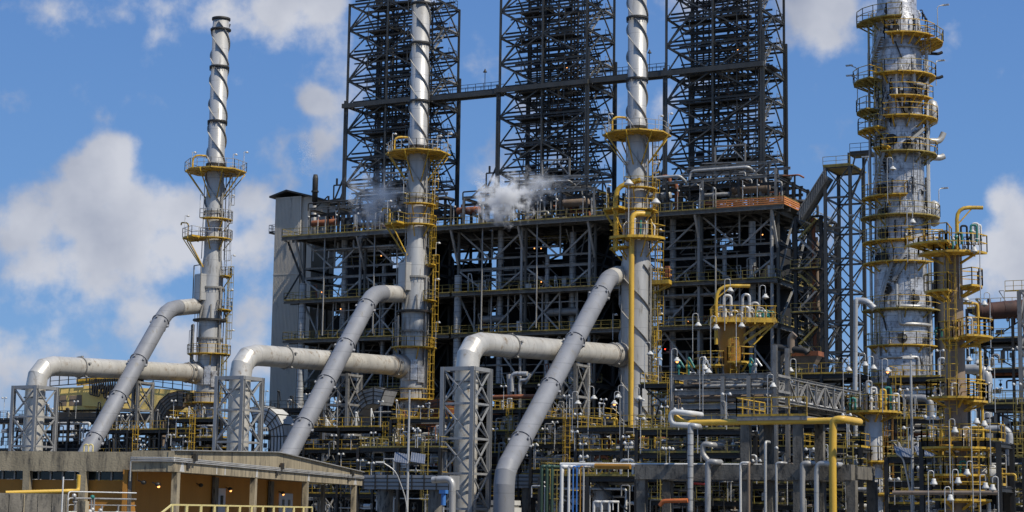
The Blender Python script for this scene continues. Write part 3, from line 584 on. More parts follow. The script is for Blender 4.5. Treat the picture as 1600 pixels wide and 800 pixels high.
# ================================================================ heater stacks
ST_X = [-77.2, -44.7, -13.5]
ST_LBL = ['leftmost silver stack wound with spiral fins standing free against the sky', 'second silver stack with spiral fins in front of the left lattice tower', 'thick-based silver stack with yellow pipe up its front, third from left']
def stack(k):
    x, y = ST_X[k], -12.0; c = V((x, y, 0)); fat = k == 2
    t = T('exhaust_stack', ST_LBL[k], 'chimney stack', (x, y, 0), 'silver spiral-fin stacks')
    rb = 1.85 if fat else 1.58; zc0, zc1 = (33.0, 38.5) if fat else (34.6, 37.5)
    mb = MB(); mb.lathe([(rb, 0), (rb, zc0), (1.22, zc1), (1.17, 45), (1.15, 71.2), (1.0, 71.2), (1.0, 66)], c, 40); mb.build('shell', 'silver', t)
    MB().cyl(c, rb+.35, 0, 14 if not fat else 9, 24).build('base_casing', 'cladding' if not fat else 'silver', t)
    for z in (64.2, 56.4, 50.3, 43.6) + (() if fat else (26.0, 33.0, 18.6)):
        r = 1.17 if z > 45 else (1.2 if z > 38 else rb); mb = MB(); mb.lathe([(r, -.12), (r+.22, -.12), (r+.22, .12), (r, .12)], c+UP*z, 36, False)
        for i in range(24):
            a = i*math.pi/12; mb.box(c+V((math.cos(a)*(r+.16), math.sin(a)*(r+.16), z-.28)), (.07, .07, .34))
        mb.build('flange', 'steeldark' if z > 45 else 'steel', t)
    mb = MB(); mb.lathe([(1.15, 69.4), (1.45, 69.5), (1.45, 69.7), (1.15, 69.8)], c, 30, False); mb.lathe([(1.15, 70.9), (1.3, 71), (1.3, 71.3), (1.0, 71.3)], c, 30); mb.build('rim', 'steeldark', t)
    segs = [(70.6, 64.5), (63.9, 56.7), (56.1, 44.0)]
    for q in range(3):
        vs = []; fs = []; nn = 0; mb = MB()
        for za, zb in segs:
            k0 = len(vs); n = int((za-zb)*8)
            for i in range(n+1):
                z = za+(zb-za)*i/n; a = (70.6-z)/10.4*2*math.pi + q*2*math.pi/3 - 1.2; d = V((math.cos(a), math.sin(a), 0)); r = 1.15
                for rr, dz in ((r-.01, .045), (r+.24, .045), (r+.24, -.045), (r-.01, -.045)): vs.append(c+d*rr+UP*(z+dz))
            for i in range(n):
                for j in range(4): fs.append((k0+i*4+j, k0+i*4+(j+1) % 4, k0+i*4+4+(j+1) % 4, k0+i*4+4+j))
        mb.add(vs, fs); mb.build('spiral_fin', 'silverdark', t)
    if fat:
        for q in range(3):
            vs = []; fs = []; n = 150
            for i in range(n+1):
                z = 33-28*i/n; a = (70.6-z)/13*2*math.pi+q*2*math.pi/3; d = V((math.cos(a), math.sin(a), 0))
                for rr, dz in ((rb-.01, .045), (rb+.25, .045), (rb+.25, -.045), (rb-.01, -.045)): vs.append(c+d*rr+UP*(z+dz))
            for i in range(n):
                for j in range(4): fs.append((i*4+j, i*4+(j+1) % 4, i*4+4+(j+1) % 4, i*4+4+j))
            MB().add(vs, fs).build('spiral_fin', 'silverdark', t)
    Y1, Y2 = ('yellow', 'yellowdull') if k else ('yellow', 'silver')
    # wide octagonal service platform
    dk = arc_platform(t, c, 49.4, 1.3, 4.3, 0, 360, 'yellow', 'silver', 8, 1.25, .17, 3.9, 8, False)
    arc_platform(t, c, 42.6, 1.4, 2.55, -40, 120, 'yellow', Y2, 3, 1.2)
    arc_platform(t, c, 40.0, 1.4, 4.2, -125, -35, 'yellow', Y2, 3, 1.2, .25, 4.2, 2)
    arc_platform(t, c, 39.9, 1.4, 2.6, -33, 125, 'yellow', Y1 if k else Y2, 3, 1.2)
    if not fat: arc_platform(t, c, 34.7, 1.7, 2.75, 50, 125, 'yellow', Y2, 1, 1.1)
    if not fat:
        arc_platform(t, c, 30.0, 1.75, 2.9, 40, 130, 'yellow', Y2, 1, 1.2)
        arc_platform(t, c, 23.9, 1.7, 2.95, -100, 130, 'yellow', Y1, 3, 1.2)
        arc_platform(t, c, 17.2, 1.7, 3.3, -115, 60, 'yellow', 'yellow', 4, 1.2)
        arc_platform(t, c, 12.2, 1.9, 4.0, -120, 140, 'yellow', 'yellow', 5, 1.2)
    else:
        arc_platform(t, c, 36.4, 1.7, 3.9, -60, 60, 'yellow', 'yellow', 4, 1.4, .3, 2.4)
        arc_platform(t, c, 35.2, 1.7, 3.3, -100, -30, 'yellow', 'yellow', 2, 1.2)
        arc_platform(t, c, 31.2, 2.05, 4.4, 60, 110, 'yellow', 'yellow', 2, 1.3, .5)
        arc_platform(t, c, 18.2, 2.1, 4.9, 60, 120, 'yellow', 'yellow', 2, 1.4)
    # davits
    for z, rr, a in ((49.4, 3.2, -75), (40, 3.5, -90)):
        p = c+cdir(a)*rr+UP*z; q = c+cdir(a)*(rr-1.9 if z > 45 else rr+1.0)+UP*(z+2.0)
        MB().pipe([p, p+UP*2.1, (q.x, q.y, z+2.1), q-UP*.25], .14 if z > 45 else .1, 8, .9).build('davit_arm', 'yellow', t)
    # lamps on stalks
    for z, rr, a, h in ((49.4, 3.5, -100, 2.8), (49.4, 3.0, 60, 2.2), (49.4, 3.9, 88, 2.8), (42.6, 2.4, -45, 3.2), (40, 4, -70, 2.9), (42.6, 2.4, 75, 3.4), (34.7, 2.6, 95, 3), (30, 2.8, 70, 2.8), (23.9, 2.8, -90, 3.2), (23.9, 2.8, 95, 3.4), (28.2, 2.1, -80, 3.4)):
        p = c+cdir(a)*rr+UP*z; mb = MB(); mb.bar(p, p+UP*h, .06); mb.bar(p+UP*h, p+UP*h+r0*.35, .05); mb.lathe([(.02, .2), (.1, .16), (.24, -.02), (.2, -.06), (.02, -.08)], p+UP*(h-.1)+r0*.4, 10); mb.build('lamp', 'white', t)
    # caged ladders up the right side
    for (a, z0, z1, rr) in ((62, 12, 24, rb+.75), (84, 23.9, 35, rb+.75), (72, 34.7, 40, 2.0), (70, 39.9, 42.6, 2.2), (95, 42.6, 49.2, 2.0)):
        MB().ladder(c+cdir(a)*rr+UP*z0, z1-z0+1, cdir(a), .55, True, .07).build('ladder', 'yellow' if k else ('silver' if z0 > 24 else 'yellowdull'), t)
    if fat:
        MB().ladder(c+cdir(70)*(rb+.2)+UP*9, 22, cdir(70), .55, True, .07).build('ladder', 'yellowdull', t)
    # conduits running up the shell
    mb = MB()
    for a, r_ in ((52, .06), (56, .09), (104, .07), (-60, .06), (100, .05)): mb.tube([c+cdir(a)*(rb+.25)+UP*10, c+cdir(a)*(rb+.25)+UP*33], r_, 6); mb.tube([c+cdir(a)*1.6+UP*37, c+cdir(a)*1.5+UP*49], r_, 6)
    mb.build('conduit', 'silverdark', t)
    if not fat:
        ax = (cdir(-35), Vcross(cdir(-35)), UP)
        # boxed sample cabinet on the upper left and tall cable panel lower left
        mb = MB(); p = c+cdir(-50)*1.55; mb.box(p+UP*33.0, (1.3, 1.7, 3.6), (cdir(-50), Vcross(cdir(-50)), UP)); mb.build('cabinet', 'silver', t)
        mb = MB()
        for q in (-.95, .95): mb.bar(p+cdir(-50)*.75+Vcross(cdir(-50))*q+UP*31, p+cdir(-50)*.75+Vcross(cdir(-50))*q+UP*36, .12)
        mb.bar(p+cdir(-50)*.75-Vcross(cdir(-50))*.95+UP*36, p+cdir(-50)*.75+Vcross(cdir(-50))*.95+UP*36, .12); mb.build('cabinet_frame', 'steel', t)
        p = c+cdir(-70)*2.3; axx = (cdir(-70), Vcross(cdir(-70)), UP)
        mb = MB(); mb.box(p+UP*24.6, (.14, 1.3, 6.4), axx); mb.build('cable_panel', 'bluegrey', t)
        mb = MB()
        for i in range(6): mb.box(p+cdir(-70)*.1+UP*(21.8+i*1.1), (.12, 1.5, .1), axx)
        for q in (-.75, 0, .75): mb.box(p+cdir(-70)*.12+axx[1]*q+UP*24.6, (.12, .1, 6.6), axx)
        mb.build('cable_tray', 'steel', t)
        # ring of support struts
        mb = MB(); mb.lathe([(rb, -.1), (rb+.8, -.1), (rb+.8, .15), (rb, .15)], c+UP*28.5, 20, False); mb.build('collar', 'steeldark', t)
        for a in (-30, 10, 50, 90): mb = MB(); mb.bar(c+cdir(a)*(rb+.7)+UP*28.5, c+cdir(a)*(rb+.1)+UP*30.6, .16); mb.build('stay', 'steel', t)
        # rough insulated jacket around the lower shell
        for i, (a, z, w, h) in enumerate(((-30, 20.8, 1.0, 2.4), (5, 20.9, .9, 2.6), (35, 20.4, .9, 2.2), (-55, 15.2, 1, 2.6), (-15, 14.8, 1.1, 2.2), (25, 15.1, 1, 2.5))):
            mb = MB(); mb.box(c+cdir(a)*(rb+.12)+UP*z, (.3, w, h), (cdir(a), Vcross(cdir(a)), UP)); mb.build('access_panel', 'cladding', t)
    else:
        # twin yellow downpipes and their goosenecks on the front
        p = c+cdir(-16)*(rb+.75); MB().pipe([c+cdir(40)*2.4+UP*39.2, p+UP*39.2, p+UP*12.0, p+UP*12.0+r0*5.3], .33, 12, 1.0).build('riser_pipe', 'yellowpipe', t)
        p = c+cdir(-55)*3.2; MB().pipe([p+UP*34.6, p+UP*42.5, c+cdir(10)*2.2+UP*43.4], .3, 12, 1.2).build('riser_pipe', 'yellow', t)
        p = c+cdir(40)*3.4; mb = MB(); mb.lathe([(.05, .9), (.2, .8), (.55, .35), (.6, .2), (.1, .1)], p+UP*40.2, 16); mb.build('bell_lamp', 'white', t)
        p = c+cdir(-20)*3.4; mb = MB(); mb.bar(p+UP*36.4, p+UP*43, .09); mb.lathe([(.05, .9), (.2, .8), (.55, .35), (.6, .2), (.1, .1)], p+UP*42.4, 16); mb.build('bell_lamp', 'white', t)
        MB().ladder(c+cdir(-12)*(rb+.1)+UP*33, 8, cdir(-12), .5, False, .05).build('ladder', 'steel', t)
        MB().box(c+cdir(75)*3.9+UP*32.3, (.5, .5, 1.3)).build('valve_body', 'rust', t)
        for i in range(7): MB().pipe([c+cdir(-40+i*16)*(2.5+.12*(i % 3))+UP*36.4, c+cdir(-40+i*16)*2.6+UP*(37.8+.4*(i % 3)), c+cdir(-36+i*16)*2.0+UP*38.4], .1, 6).build('sample_line', ['silver', 'yellow', 'white', 'teal'][i % 4], t)
    return t
def Vcross(d): return V((-d.y, d.x, 0))
STK = [stack(k) for k in range(3)]

# ================================================================ ducts
def tubeb(name, pts, r, m, parent, n=28): return MB().tube(pts, r, n).build(name, m, parent)
def bend(A, B, C, rr, seg=3):
    """mitred lobster-back corner points from A over B to C"""
    A, B, C = V(A), V(B), V(C); a = (A-B).normalized(); c = (C-B).normalized(); P = B+a*rr; Q = B+c*rr
    return [P*(1-t)**2+B*2*t*(1-t)+Q*t*t for t in [i/seg for i in range(seg+1)]]
def bands(pts, r, fr, parent, m='steel'):
    for i, (a, b, f) in enumerate(fr):
        a, b = V(a), V(b); d = (b-a).normalized(); p = a.lerp(b, f); mb = MB(); mb.tube([p-d*.07, p+d*.07], r+.14, 28)
        s_ = d.cross(UP).normalized(); q = s_.cross(d)
        for an in (200, 250, 300, 20, 90, 150): v = s_*math.cos(rad(an))+q*math.sin(rad(an)); mb.box(p+d*.5+v*(r+.08), (.35, .2, .3), (d, v.cross(d), v))
        mb.build('flange_ring', m, parent)
DH_LBL = ['big pale horizontal flue duct entering the leftmost stack', 'big pale horizontal flue duct entering the second stack', 'big pale rust-stained horizontal flue duct entering the third stack']
DI_LBL = ['grey inclined flue duct rising to the leftmost stack', 'grey inclined flue duct rising to the second stack', 'grey inclined flue duct rising to the third stack, bent upright at its foot']
FT_LBL = ['grey braced square steel frame around the downleg of the leftmost flue duct', 'grey braced square steel frame around the downleg of the second flue duct', 'tall grey braced steel frame around the downleg of the third flue duct']
for k in range(3):
    X = ST_X[k]-(1.9 if k == 2 else 1.5); R_ = 1.22
    pxl = [(57, 575), (376, 558), (730, 541)][k]; pxr = [(300, 581), (612, 569), (965, 553)][k]
    e = atx(pxr[0], pxr[1], X); e = V((X, -13.9, e.z)); l = atx(pxl[0], pxl[1], X)
    zt = l.z+.35
    D = V((X, l.y, zt)); E = V((X+.5, -13.3, e.z-.15))
    t = T('flue_duct', DH_LBL[k], 'flue duct', (X, l.y, 0), 'horizontal flue ducts with downlegs')
    MB().mtube([(X, l.y, 0)]+bend((X, l.y, 0), D, E, 3.0)+[E-(E-D).normalized()*1.3], R_, 36).build('duct_shell', 'duct', t)
    # flared transition into the stack
    dd = (E-D).normalized(); MB().tube([E-dd*1.35, E-dd*1.2, E+dd*.9], R_+.05, 20, 1.65).build('transition', 'silverdark', t)
    bands(None, R_, [(D, E, .245), (D, E, .93), (D, V((X, l.y, 0)), .2)], t)
    mb = MB(); mb.tube([D.lerp(E, .93)-dd*.4, D.lerp(E, .93)-dd*.3], R_+.02, 28); mb.build('rust_seam', 'brown', t)
    # frame tower round the downleg
    ft = T('duct_support_frame', FT_LBL[k], 'steel frame', (X, l.y, 0), 'steel frames around the duct downlegs')
    hx, hy = 1.75, 1.85; zt2 = zt-2.6
    for i in (-1, 1):
        for j in (-1, 1): MB().ibeam((X+hx*i, l.y+hy*j, 0), (X+hx*i, l.y+hy*j, zt2), .42, .45).build('post', 'bluegrey', ft)
    lv = [zt2-.2]; z = zt2-.2
    while z > 4.5: z -= 3.55; lv.append(z)
    for z in lv:
        mb = MB(); w = .4 if z > zt2-1 else .22
        for i in (-1, 1): mb.bar((X-hx, l.y+hy*i, z), (X+hx, l.y+hy*i, z), w*.7, w); mb.bar((X+hx*i, l.y-hy, z), (X+hx*i, l.y+hy, z), w*.7, w)
        mb.build('ring_beam', 'bluegrey', ft)
    for za, zb in zip(lv, lv[1:]):
        for i in (-1, 1):
            mb = MB(); mb.bar((X-hx, l.y+hy*i, za), (X+hx, l.y+hy*i, zb), .15); mb.bar((X+hx, l.y+hy*i, za), (X-hx, l.y+hy*i, zb), .15); mb.build('cross_brace', 'bluegrey', ft)
            mb = MB(); mb.bar((X+hx*i, l.y-hy, za), (X+hx*i, l.y+hy, zb), .15); mb.bar((X+hx*i, l.y+hy, za), (X+hx*i, l.y-hy, zb), .15); mb.build('cross_brace', 'bluegrey', ft)
    # inclined duct
    top = [(300, 477), (618, 458), (968, 430)][k]; bot = [(128, 722), (455, 702), (788, 738)][k]; elb = [(262, 486), (583, 462), (953, 438)][k]
    P0 = V((X, -13.2, atx(top[0], top[1], X).z)); 
    if k == 2: P1 = atx(elb[0]-3, elb[1]+2, X+.5)
    else: P1 = atx(elb[0], elb[1], X+.9)
    P1.z = min(P1.z+.3, P0.z+.4); B = atx(bot[0], bot[1], X+5.6)
    t = T('inclined_duct', DI_LBL[k], 'flue duct', (B.x, B.y, 0), 'inclined flue ducts')
    d = (B-P1).normalized(); r2 = 1.06
    if k < 2: foot = B+d*(B.z-.3)/abs(d.z); pts = [P0]+bend(P0, P1, foot, 2.2, 3)+[foot]
    else: pts = [P0]+bend(P0, P1, B, .7, 2)+bend(P1, B, V((B.x, B.y, 0)), 1.3, 2)+[V((B.x, B.y, 0))]
    MB().mtube(pts, r2, 36).build('duct_shell', 'ductblue', t)
    bands(None, r2, [(P1, B, .09), (P1, B, .36), (P1, B, .6), (P1, B, .86)], t, 'ductblue')
    tubeb('elbow_cover', [pts[0], pts[0].lerp(pts[1], .9)], r2+.03, 'duct', t)
    # trestle carrying the horizontal duct
    tx = [213, 537, 889][k]; P = atx(tx, 590, X); tt = T('trestle', 'open grey braced trestle under the %s horizontal flue duct' % ['leftmost', 'second', 'third'][k], 'steel trestle', (X, P.y, 0), 'trestles under the flue ducts')
    zz = D.lerp(E, (P.y-D.y)/(E.y-D.y)).z-1.5
    for i in (-1.7, 1.7):
        for j in (-1.5, 1.5): MB().ibeam((X+i, P.y+j, 0), (X+i*.9, P.y+j, zz), .36, .4).build('post', 'steel', tt)
    z = zz-.2
    while z > 3:
        mb = MB()
        for j in (-1.5, 1.5): mb.bar((X-1.7, P.y+j, z), (X+1.7, P.y+j, z), .2, .26); mb.bar((X+1.1*j, P.y-1.5, z), (X+1.1*j, P.y+1.5, z), .2, .26)
        mb.build('ring_beam', 'steel', tt)
        mb = MB()
        for j in (-1.5, 1.5): mb.bar((X-1.7, P.y+j, z), (X+1.7, P.y+j, z-3.6), .14); mb.bar((X+1.7, P.y+j, z), (X-1.7, P.y+j, z-3.6), .14); mb.bar((X+1.7*j/1.5, P.y-1.5, z), (X+1.7*j/1.5, P.y+1.5, z-3.6), .14); mb.bar((X+1.7*j/1.5, P.y+1.5, z), (X+1.7*j/1.5, P.y-1.5, z-3.6), .14)
        mb.build('cross_brace', 'steel', tt); z -= 3.6
    MB().box((X, P.y, zz+.1), (1.2, 1.6, .5)).build('saddle', 'steeldark', tt)
#@@PART3
# ================================================================ grey clad shed and small vent at the left end
p = aty(431, 305, 6); q = aty(471, 305, 6); zt = p.z
t = T('hoist_shed', 'tall narrow grey sheet-clad shed with a low pitched dark roof at the left end', 'shed', (p.x, 6, 0))
w = (q.x-p.x)/.72; mb = MB(); mb.bb((p.x, 6, 0), (p.x+w*.72, 13, zt-.4)); mb.bb((p.x+w*.72, 6.4, 0), (p.x+w, 12.6, zt-.5)); mb.build('wall', 'shedgrey', t)
mb = MB()
for i in range(18): mb.bb((p.x+.1+i*(w*.72-.2)/18, 5.95, 0), (p.x+.16+i*(w*.72-.2)/18, 6, zt-.6))
for z in (zt-12, zt-24): mb.bb((p.x-.03, 5.93, z), (p.x+w*.72, 6, z+.15))
mb.build('sheet_rib', 'shedgrey', t)
mb = MB(); mb.add([(p.x-.7, 5.3, zt-.45), (p.x+w*.36, 5.3, zt+.35), (p.x+w*1.12, 5.3, zt-.9), (p.x-.7, 13.6, zt-.45), (p.x+w*.36, 13.6, zt+.35), (p.x+w*1.12, 13.6, zt-.9),
   (p.x-.7, 5.3, zt-.2), (p.x+w*.36, 5.3, zt+.6), (p.x+w*1.12, 5.3, zt-.65), (p.x-.7, 13.6, zt-.2), (p.x+w*.36, 13.6, zt+.6), (p.x+w*1.12, 13.6, zt-.65)],
   [(6, 7, 10, 9), (7, 8, 11, 10), (0, 3, 4, 1), (1, 4, 5, 2), (0, 1, 7, 6), (1, 2, 8, 7), (3, 9, 10, 4), (4, 10, 11, 5), (0, 6, 9, 3), (2, 5, 11, 8)]); mb.build('roof', 'steeldark', t)
mb = MB(); mb.box((p.x-.6, 7, zt-5.6), (1.2, 1.6, .12)); mb.rail([(p.x, 6.2, zt-5.5), (p.x-1.15, 6.2, zt-5.5), (p.x-1.15, 7.8, zt-5.5), (p.x, 7.8, zt-5.5)], 1.1, .6); mb.build('balcony', 'steeldark', t)
mb = MB(); x = p.x+w*.45; mb.pipe([(x, 5.8, zt-8.5), (x, 5.8, zt-6.3), (x-.6, 5.7, zt-6.3), (x-.6, 5.7, zt-6.9)], .05, 6, .3); mb.lathe([(.02, .2), (.28, -.1), (.02, -.12)], (x-.6, 5.7, zt-7), 10); mb.build('lamp', 'steeldark', t)
v0 = aty(491, 342, 4); v1 = aty(491, 273, 4)
t = T('vent_stack', 'slim dark vent stack giving off a wisp of steam beside the grey shed roof', 'vent stack', (v0.x, 4, 41))
MB().lathe([(.28, 41.3-0), (.28, v1.z-4), (.42, v1.z-4), (.42, v1.z-.6), (.3, v1.z), (.24, v1.z), (.24, v1.z-1)], (v0.x, 4, 0), 16).build('pipe', 'steeldark', t)
MB().lathe([(.43, -.1), (.55, -.1), (.55, .1), (.43, .1)], (v0.x, 4, v1.z-2.5), 16, False).build('flange', 'steeldark', t)
MB().lathe([(.3, 41.4), (.34, 41.4), (.34, v1.z-4.6), (.3, v1.z-4.6)], (v0.x, 4, 0), 16).build('lagging', 'silverdark', t)

# ================================================================ fractionator column on the right
cc = atd(1407, 400, 188); cx_, cy_ = cc.x, cc.y; c = V((cx_, cy_, 0)); R_ = 2.5
zpx = lambda py: atd(1407, py, 188-R_).z
t = T('fractionator_column', 'huge white sheet-clad column ringed with many yellow platforms and dark manholes', 'process column', (cx_, cy_, 0))
mb = MB(); mb.lathe([(2.95, 0), (2.85, zpx(560)), (2.72, zpx(500)), (2.5, zpx(300)), (2.42, zpx(24)), (2.3, zpx(8)), (2.0, zpx(-12)), (2.0, zpx(-60)), (0.05, zpx(-90))], c, 56); mb.build('shell', 'cladding', t)
for i, z in enumerate([zpx(y) for y in range(60, 800, 74)]): MB().lathe([(R_, -.06), (R_+.08, -.06), (R_+.08, .06), (R_, .06)], c+UP*z, 56, False).build('band', 'silverdark', t)
PL = [(14, -110, -5, 1.5), (40, -30, 60, 1.3), (48, 45, 118, 2.0), (112, -115, -50, 1.9), (104, -52, 110, 1.2), (142, -25, 60, 1.0), (160, -112, -60, 1.6), (175, -35, 105, 1.3), (192, -110, -42, 1.5), (232, -40, 100, 1.2), (224, -60, -30, 1.0),
      (302, -112, 0, 1.2), (334, -115, 112, 1.35), (374, -112, 10, 1.2), (408, -112, 45, 1.2), (483, -118, 108, 1.3), (540, -95, 75, 1.0), (600, -70, 90, 1.1), (655, -100, 60, 1.2)]
for i, (py, a0, a1, wd_) in enumerate(PL):
    arc_platform(t, c, zpx(py), R_, R_+wd_+.15, a0, a1, 'yellow' if i % 3 else 'yellowdull', 'yellow' if i % 2 else 'yellowdull', 5, 1.2, .12, 1.0)
def dpx(px): return math.degrees(math.asin(max(-1, min(1, (px-1407)/2900*188/R_))))
for px, py in ((1394, 30), (1413, 164), (1389, 212), (1413, 222), (1377, 292), (1377, 330), (1377, 363), (1378, 400), (1382, 452), (1418, 468), (1400, 530), (1434, 534)):
    a = dpx(px); d = cdir(a); p = c+d*(R_+.0)+UP*zpx(py); mb = MB(); mb.tube([p-d*.2, p+d*.32], .42, 18); mb.tube([p+d*.32, p+d*.42], .5, 18); mb.build('manhole', 'steeldark', t)
    MB().tube([p+d*.02, p+d*.05], .58, 18).build('manhole_collar', 'black', t)
rnd = random.Random(5)
for i, (px0, pyA, pyB, r) in enumerate(((1350, 60, 700, .1), (1357, 250, 700, .16), (1363, 10, 320, .12), (1443, 20, 700, .16), (1448, 60, 520, .12), (1440, 200, 700, .1), (1452, 300, 640, .2))):
    a = dpx(max(1365, min(1449, px0))); d = cdir(a+(-12 if px0 < 1360 else 0)); p = c+d*(R_+.45); MB().tube([p+UP*zpx(pyB), p+UP*zpx(pyA)], r, 8).build('riser', 'silver' if i % 2 else 'silverdark', t)
for py0, a0, a1, r, m in ((300, 100, 112, .26, 'silverdark'), (195, 95, 112, .3, 'steeldark'), (480, -20, 60, .17, 'silver'), (508, -15, 62, .17, 'silver'), (143, -15, 60, .12, 'white'), (560, -60, 20, .14, 'silver'), (122, 20, 100, .2, 'silver')):
    k = max(2, int(abs(a1-a0)/10)); pts = [c+cdir(a0+(a1-a0)*i/k)*(R_+.5)+UP*zpx(py0) for i in range(k+1)]; pts.append(pts[-1]+UP*-3); pts.insert(0, pts[0]+UP*2.2)
    MB().pipe(pts, r, 8, .3).build('ring_pipe', m, t)
for py, s_ in ((205, 1), (232, 1), (100, 1), (60, 1)):   # side nozzles poking out on the right
    z = zpx(py); d = cdir(98); MB().pipe([c+d*R_+UP*z, c+d*(R_+1.9)+UP*z, c+d*(R_+2.3)+UP*(z+ (.9 if py == 205 else .2))], .32 if py > 190 else .16, 12, .5).build('nozzle', 'silver' if py > 190 else 'black', t)
for py in (340, 470, 175): d = cdir(92); mb = MB(); mb.lathe([(.1, 0), (.5, .2), (.62, .8), (.62, 2), (.45, 2.5), (.1, 2.7)], c+d*(R_+1.0)+UP*zpx(py+6), 16); mb.build('knockout_pot', 'silver', t)
for (a, pa, pb) in ((-62, 112, 20), (-50, 192, 112), (50, 104, 45), (-55, 302, 232), (30, 175, 142), (-45, 408, 334), (-62, 540, 483), (20, 334, 232), (10, 483, 408), (35, 600, 540)):
    MB().ladder(c+cdir(a)*(R_+.5)+UP*zpx(pa), zpx(pb)-zpx(pa)+1, cdir(a), .5, True, .05).build('ladder', 'yellowdull' if a < 0 else 'steel', t)
for i in range(95):   # instruments, short drops and valves round the shell
    a = rnd.uniform(-88, 88); py, wd_ = rnd.choice(PL)[0], 0; z = zpx(py); d = cdir(a); p = c+d*(R_+.35)+UP*z; h = rnd.uniform(.6, 2.0); mb = MB()
    mb.pipe([p, p+UP*h, p+UP*h-d*.3], .06, 6); mb.sphere(p+UP*h*.7, .13, 8); mb.box(p+UP*h*.45+d*.1, (.22, .22, .3)); mb.build('instrument', rnd.choice(['black', 'steeldark', 'silver', 'black', 'white']), t)
for i in range(14):   # diagonal stays and brackets dark against the cladding
    a = rnd.uniform(-70, 70); z = zpx(rnd.choice(PL)[0]); d = cdir(a); e = cdir(a+rnd.uniform(10, 22)); MB().bar(c+d*(R_+.15)+UP*(z-.3), c+e*(R_+.5)+UP*(z-2.2), .12).build('stay', 'steeldark', t)
for a0, za, zb in ((-66, 300, 232), (-60, 215, 150), (-72, 95, 45), (-50, 470, 400), (40, 130, 100), (-25, 440, 400), (10, 215, 195)):   # stair flights wound against the shell
    mb = MB(); A, B = zpx(za), zpx(zb)
    for i in range(14):
        f = i/13; d = cdir(a0+28*f); p = c+d*(R_+.45)+UP*(A+(B-A)*f); mb.box(p, (.55, .5, .06), (d, Vcross(d), UP))
        if i: mb.bar(pp, p+d*.3, .06, .3); mb.bar(pp+UP*1, p+d*.3+UP*1, .05)
        pp = p+d*.3
    mb.build('stair', 'silverdark', t)
MB().pipe([c+cdir(72)*(R_+1.3)+UP*0, c+cdir(72)*(R_+1.3)+UP*zpx(395)], .55, 14).build('downcomer', 'steeldark', t)
for a, py in ((-100, 118), (-104, 100), (70, 5), (-60, 262), (98, 88), (-112, 345), (95, 300)):
    p = c+cdir(a)*(R_+1.6)+UP*zpx(py+25); mb = MB(); mb.pipe([p, p+UP*2.6, p+UP*2.8+cdir(a+30)*.8], .045, 6, .3); mb.box(p+UP*2.8+cdir(a+30)*.9, (.7, .3, .12)); mb.build('lamp', 'silver', t)

# ================================================================ stair tower with sloping gangway
def lattice(t, x0, x1, y0, y1, z0, z1, step, m, w=.22, legs='leg'):
    for x in (x0, x1):
        for y in (y0, y1): MB().ibeam((x, y, z0), (x, y, z1), w*1.5, w*1.6).build(legs, m, t)
    n = max(1, round((z1-z0)/step)); hs = [z0+(z1-z0)*i/n for i in range(n+1)]
    for i, z in enumerate(hs[1:]):
        mb = MB()
        for y in (y0, y1): mb.bar((x0, y, z), (x1, y, z), w*.8, w)
        for x in (x0, x1): mb.bar((x, y0, z), (x, y1, z), w*.8, w)
        mb.build('ring_beam', m, t)
        for y in (y0, y1):
            mb = MB(); mb.bar((x0, y, hs[i]), (x1, y, z), w*.6); mb.bar((x1, y, hs[i]), (x0, y, z), w*.6); mb.build('cross_brace', m, t)
        for x in (x0, x1):
            mb = MB(); mb.bar((x, y0, hs[i]), (x, y1, z), w*.6); mb.build('cross_brace', m, t)
a = aty(1289, 262, -4); b = aty(1328, 262, -4)
t = T('stair_tower', 'slender braced steel tower carrying the walkway beside the white column', 'steel tower', (a.x, -4, 0))
lattice(t, a.x, b.x, -4, 1.5, 0, a.z, 3.7, 'towersteel', .24)
MB().bb((a.x-.2, -4.2, a.z), (b.x+.4, 1.6, a.z+.18)).build('deck', 'yellowdull', t)
MB().rail([(a.x-.2, -4.2, a.z+.18), (b.x, -4.2, a.z+.18)], 1.1).build('railing', 'yellowdull', t)
e = aty(1362, 236, -4)
mb = MB(); mb.bb((b.x-.1, -4, e.z-.3), (e.x, -1.6, e.z)); mb.rail([(b.x, -4, e.z), (e.x, -4, e.z)], 1.1); mb.bar((b.x, -4, e.z-6), (e.x-.4, -4, e.z-.3), .2); mb.bar((b.x, -4, e.z-3), (e.x-2, -4, e.z-.3), .16); mb.build('walkway', 'steeldark', t)
mb = MB(); mb.bar((b.x-.1, -4, a.z), (b.x-.1, -4, e.z), .3); mb.bar((b.x+1, -1.6, 20), (b.x+1, -1.6, e.z), .3); mb.build('post', 'towersteel', t)
g0 = aty(1252, 338, -4); g1 = aty(1292, 275, -4)
t2 = T('gangway', 'steep covered gangway rising from the structure deck to the walkway tower', 'gangway', ((g0.x+g1.x)/2, -4, g0.z))
d = (g1-g0); mb = MB()
for y in (-4.6, -2.6): mb.bar((g0.x, y, g0.z), (g1.x, y, g1.z), .12, .95)
mb.bar((g0.x, -3.6, g0.z-.4), (g1.x, -3.6, g1.z-.4), 2.0, .12); mb.build('side_panel', 'steelmid', t2)
mb = MB()
for i in range(16): p = g0+d*(i/15); mb.box((p.x, -4.72, p.z), (.07, .06, 1.1))
mb.bar((g0.x, -4.72, g0.z+.8), (g1.x, -4.72, g1.z+.8), .1); mb.build('rib', 'steel', t2)
